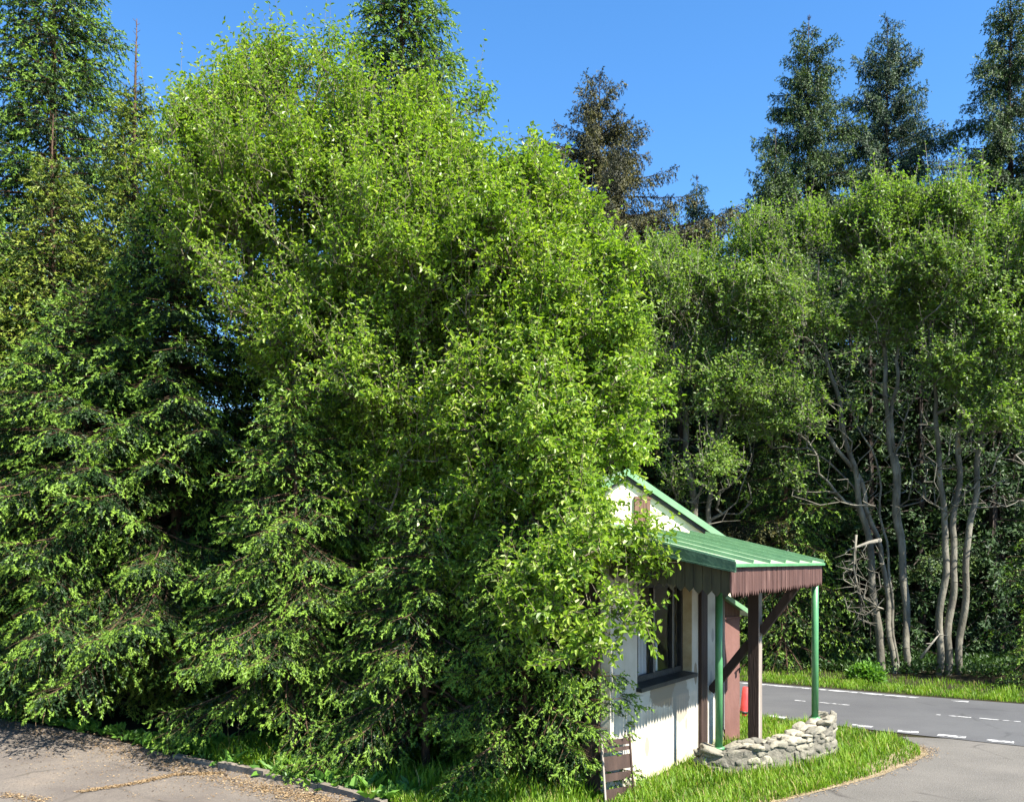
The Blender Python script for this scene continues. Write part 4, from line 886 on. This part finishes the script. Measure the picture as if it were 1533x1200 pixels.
# slatted wooden rack leaning on the wall
rack = empty('slatted_rack', (0, 0, 0)); tag(rack, 'dark slatted wooden rack leaning against the left end of the hut wall', 'rack')
rack.location = (1.02, 10.30, .0); rack.rotation_euler = (R(-7), R(3.5), R(50))
rb = MB(); wid = .60
for z0, z1 in ((.02, .16), (.245, .33), (.36, .52), (.565, .61), (.63, .70)):
    prism(rb, [(0.02, 0, z0), (wid - .02, 0, z0 - .01), (wid - .02, 0, z1 - .012), (.02, 0, z1)], (0, .018, 0))
rb.build('slats', M['brown_wood'], rack)
for x in (0.0, wid - .03):
    m = MB(); box(m, (x, -.012, 0), (x + .03, -.001, .73)); m.build('stile', M['grey_wood'] if x == 0 else M['brown_wood'], rack)

# ------------------------------------------------------------------ stone wall
def stone_wall():
    rng = np.random.default_rng(88)
    C = np.array([(2.40, 11.96), (2.53, 11.90), (2.75, 11.86), (3.05, 11.92), (3.4, 12.12), (3.8, 12.42), (4.15, 12.75), (4.35, 13.0), (4.42, 13.2)])
    H = np.array([.31, .32, .33, .34, .36, .41, .48, .56, .55])
    seg = np.concatenate([[0], np.cumsum(np.linalg.norm(np.diff(C, axis=0), axis=1))]); Lt = seg[-1]
    pos = lambda s: np.array([np.interp(s, seg, C[:, 0]), np.interp(s, seg, C[:, 1])])
    hgt = lambda s: np.interp(s, seg, H)
    root = empty('stone_wall', (C[4][0], C[4][1], 0)); tag(root, 'low curved dry stone wall carrying the green porch poles', 'wall')
    o = np.array([C[4][0], C[4][1], 0])
    core = MB(); ss = np.linspace(.05, Lt - .05, 24); ring = []
    for s in ss:
        p = pos(s); d = pos(min(Lt, s + .05)) - pos(max(0, s - .05)); d /= np.linalg.norm(d); nv = np.array([d[1], -d[0]]); h = hgt(s) - .05
        for a, z in ((.145, -.05), (.135, h + .01), (-.135, h + .01), (-.145, -.05)): ring.append([*(p + nv * a), z])
    ring = np.array(ring) - o; n = len(ss)
    core.add(ring, [np.array([[4 * i + j, 4 * (i + 1) + j, 4 * (i + 1) + j + 1, 4 * i + j + 1] for i in range(n - 1) for j in range(3)]), np.array([[0, 1, 2, 3], [4 * n - 1, 4 * n - 2, 4 * n - 3, 4 * n - 4]])])
    core.build('mortar', M['mortar'], root)
    import bmesh
    bm = bmesh.new(); bmesh.ops.create_icosphere(bm, subdivisions=3, radius=1); T = np.array([v.co[:] for v in bm.verts]); TF = np.array([[v.index for v in f.verts] for f in bm.faces]); bm.free()
    T = np.sign(T) * np.abs(T) ** .5; T /= np.abs(T).max()
    mb = MB()
    def stone(c, ux, uy, sx, sy, sz, tn):
        q = T * (1 + .16 * np.sin(T @ rng.normal(0, 2.5, 3) + rng.uniform(0, 6))[:, None] + .10 * np.sin(T @ rng.normal(0, 4, 3) + rng.uniform(0, 6))[:, None] + rng.normal(0, .012, (len(T), 1)))
        for _ in range(5):
            pn = rng.normal(0, 1, 3); pn /= np.linalg.norm(pn); q = q - np.maximum(0, q @ pn - rng.uniform(.80, 1.0))[:, None] * pn
        a = rng.normal(0, .12); ca, sa = math.cos(a), math.sin(a)
        x = q[:, 0] * sx; z = q[:, 2] * sz; x, z = x * ca - z * sa, x * sa + z * ca
        V = c + ux * x[:, None] + uy * (q[:, 1] * sy)[:, None] + np.array([0, 0, 1.]) * z[:, None] - o
        mb.add(V, TF, tn)
    for side in (1, -1):
        z = .02
        row = 0
        while z < .56:
            hz = rng.uniform(.038, .062); s = rng.uniform(-.02, .08)
            while s < Lt:
                ls = rng.uniform(.05, .13)
                sc_ = s + ls
                if sc_ < Lt + .02 and z + hz * .6 < hgt(min(sc_, Lt)) - .02:
                    p = pos(min(sc_, Lt)); d = pos(min(Lt, sc_ + .05)) - pos(max(0, min(sc_, Lt) - .05)); d /= np.linalg.norm(d); nv = np.array([d[1], -d[0]])
                    c = np.array([*(p + nv * side * rng.uniform(.092, .118)), z + hz + rng.uniform(-.012, .012)])
                    stone(c, np.array([*d, 0]), np.array([*nv, 0]), ls * 1.02, .05, hz * rng.uniform(.95, 1.15), rng.uniform(.25, .85))
                s += ls * 2
            z += hz * 1.9
    s = .0
    while s < Lt:    # capping stones
        ls = rng.uniform(.10, .19); sc_ = min(s + ls, Lt); p = pos(sc_); d = pos(min(Lt, sc_ + .05)) - pos(max(0, sc_ - .05)); d /= np.linalg.norm(d); nv = np.array([d[1], -d[0]])
        for k in (-1, 1):
            if rng.random() < .9: stone(np.array([*(p + nv * k * .075), hgt(sc_) - .025 + rng.uniform(-.012, .012)]), np.array([*d, 0]), np.array([*nv, 0]), ls * rng.uniform(.85, 1.05), rng.uniform(.085, .105), rng.uniform(.03, .045), rng.uniform(.6, 1.0))
        s += ls * 1.9
    for e, s in ((0, .0), (1, Lt)):   # end faces
        p = pos(s); d = pos(min(Lt, s + .1)) - pos(max(0, s - .1)); d /= np.linalg.norm(d); nv = np.array([d[1], -d[0]])
        z = .03
        while z < hgt(s) - .04:
            hz = rng.uniform(.035, .055)
            for k in (-.07, .06): stone(np.array([*(p + nv * k), z + hz]), np.array([*nv, 0]), np.array([*d, 0]), .075, .06, hz, rng.uniform(.3, .8))
            z += hz * 1.9
    mb.build('stones', M['stone'], root, True)
stone_wall()

# red marker stub by the road
rm = empty('marker_post', (3.99, 16.15, 0)); tag(rm, 'short faded red marker post tilting in the grass beside the road', 'marker post')
rm.rotation_euler = (0, R(7), 0)
m = MB(); chain(m, [(0, 0, -.05), (0, 0, .06), (0, 0, .50), (0, 0, .515)], np.array([.062, .066, .07, .05]), 16); m.build('tube', M['red'], rm, True)
m = MB(); chain(m, [(0, 0, .06), (0, 0, .10)], .073, 16); m.build('collar', M['black_wood'], rm, True)
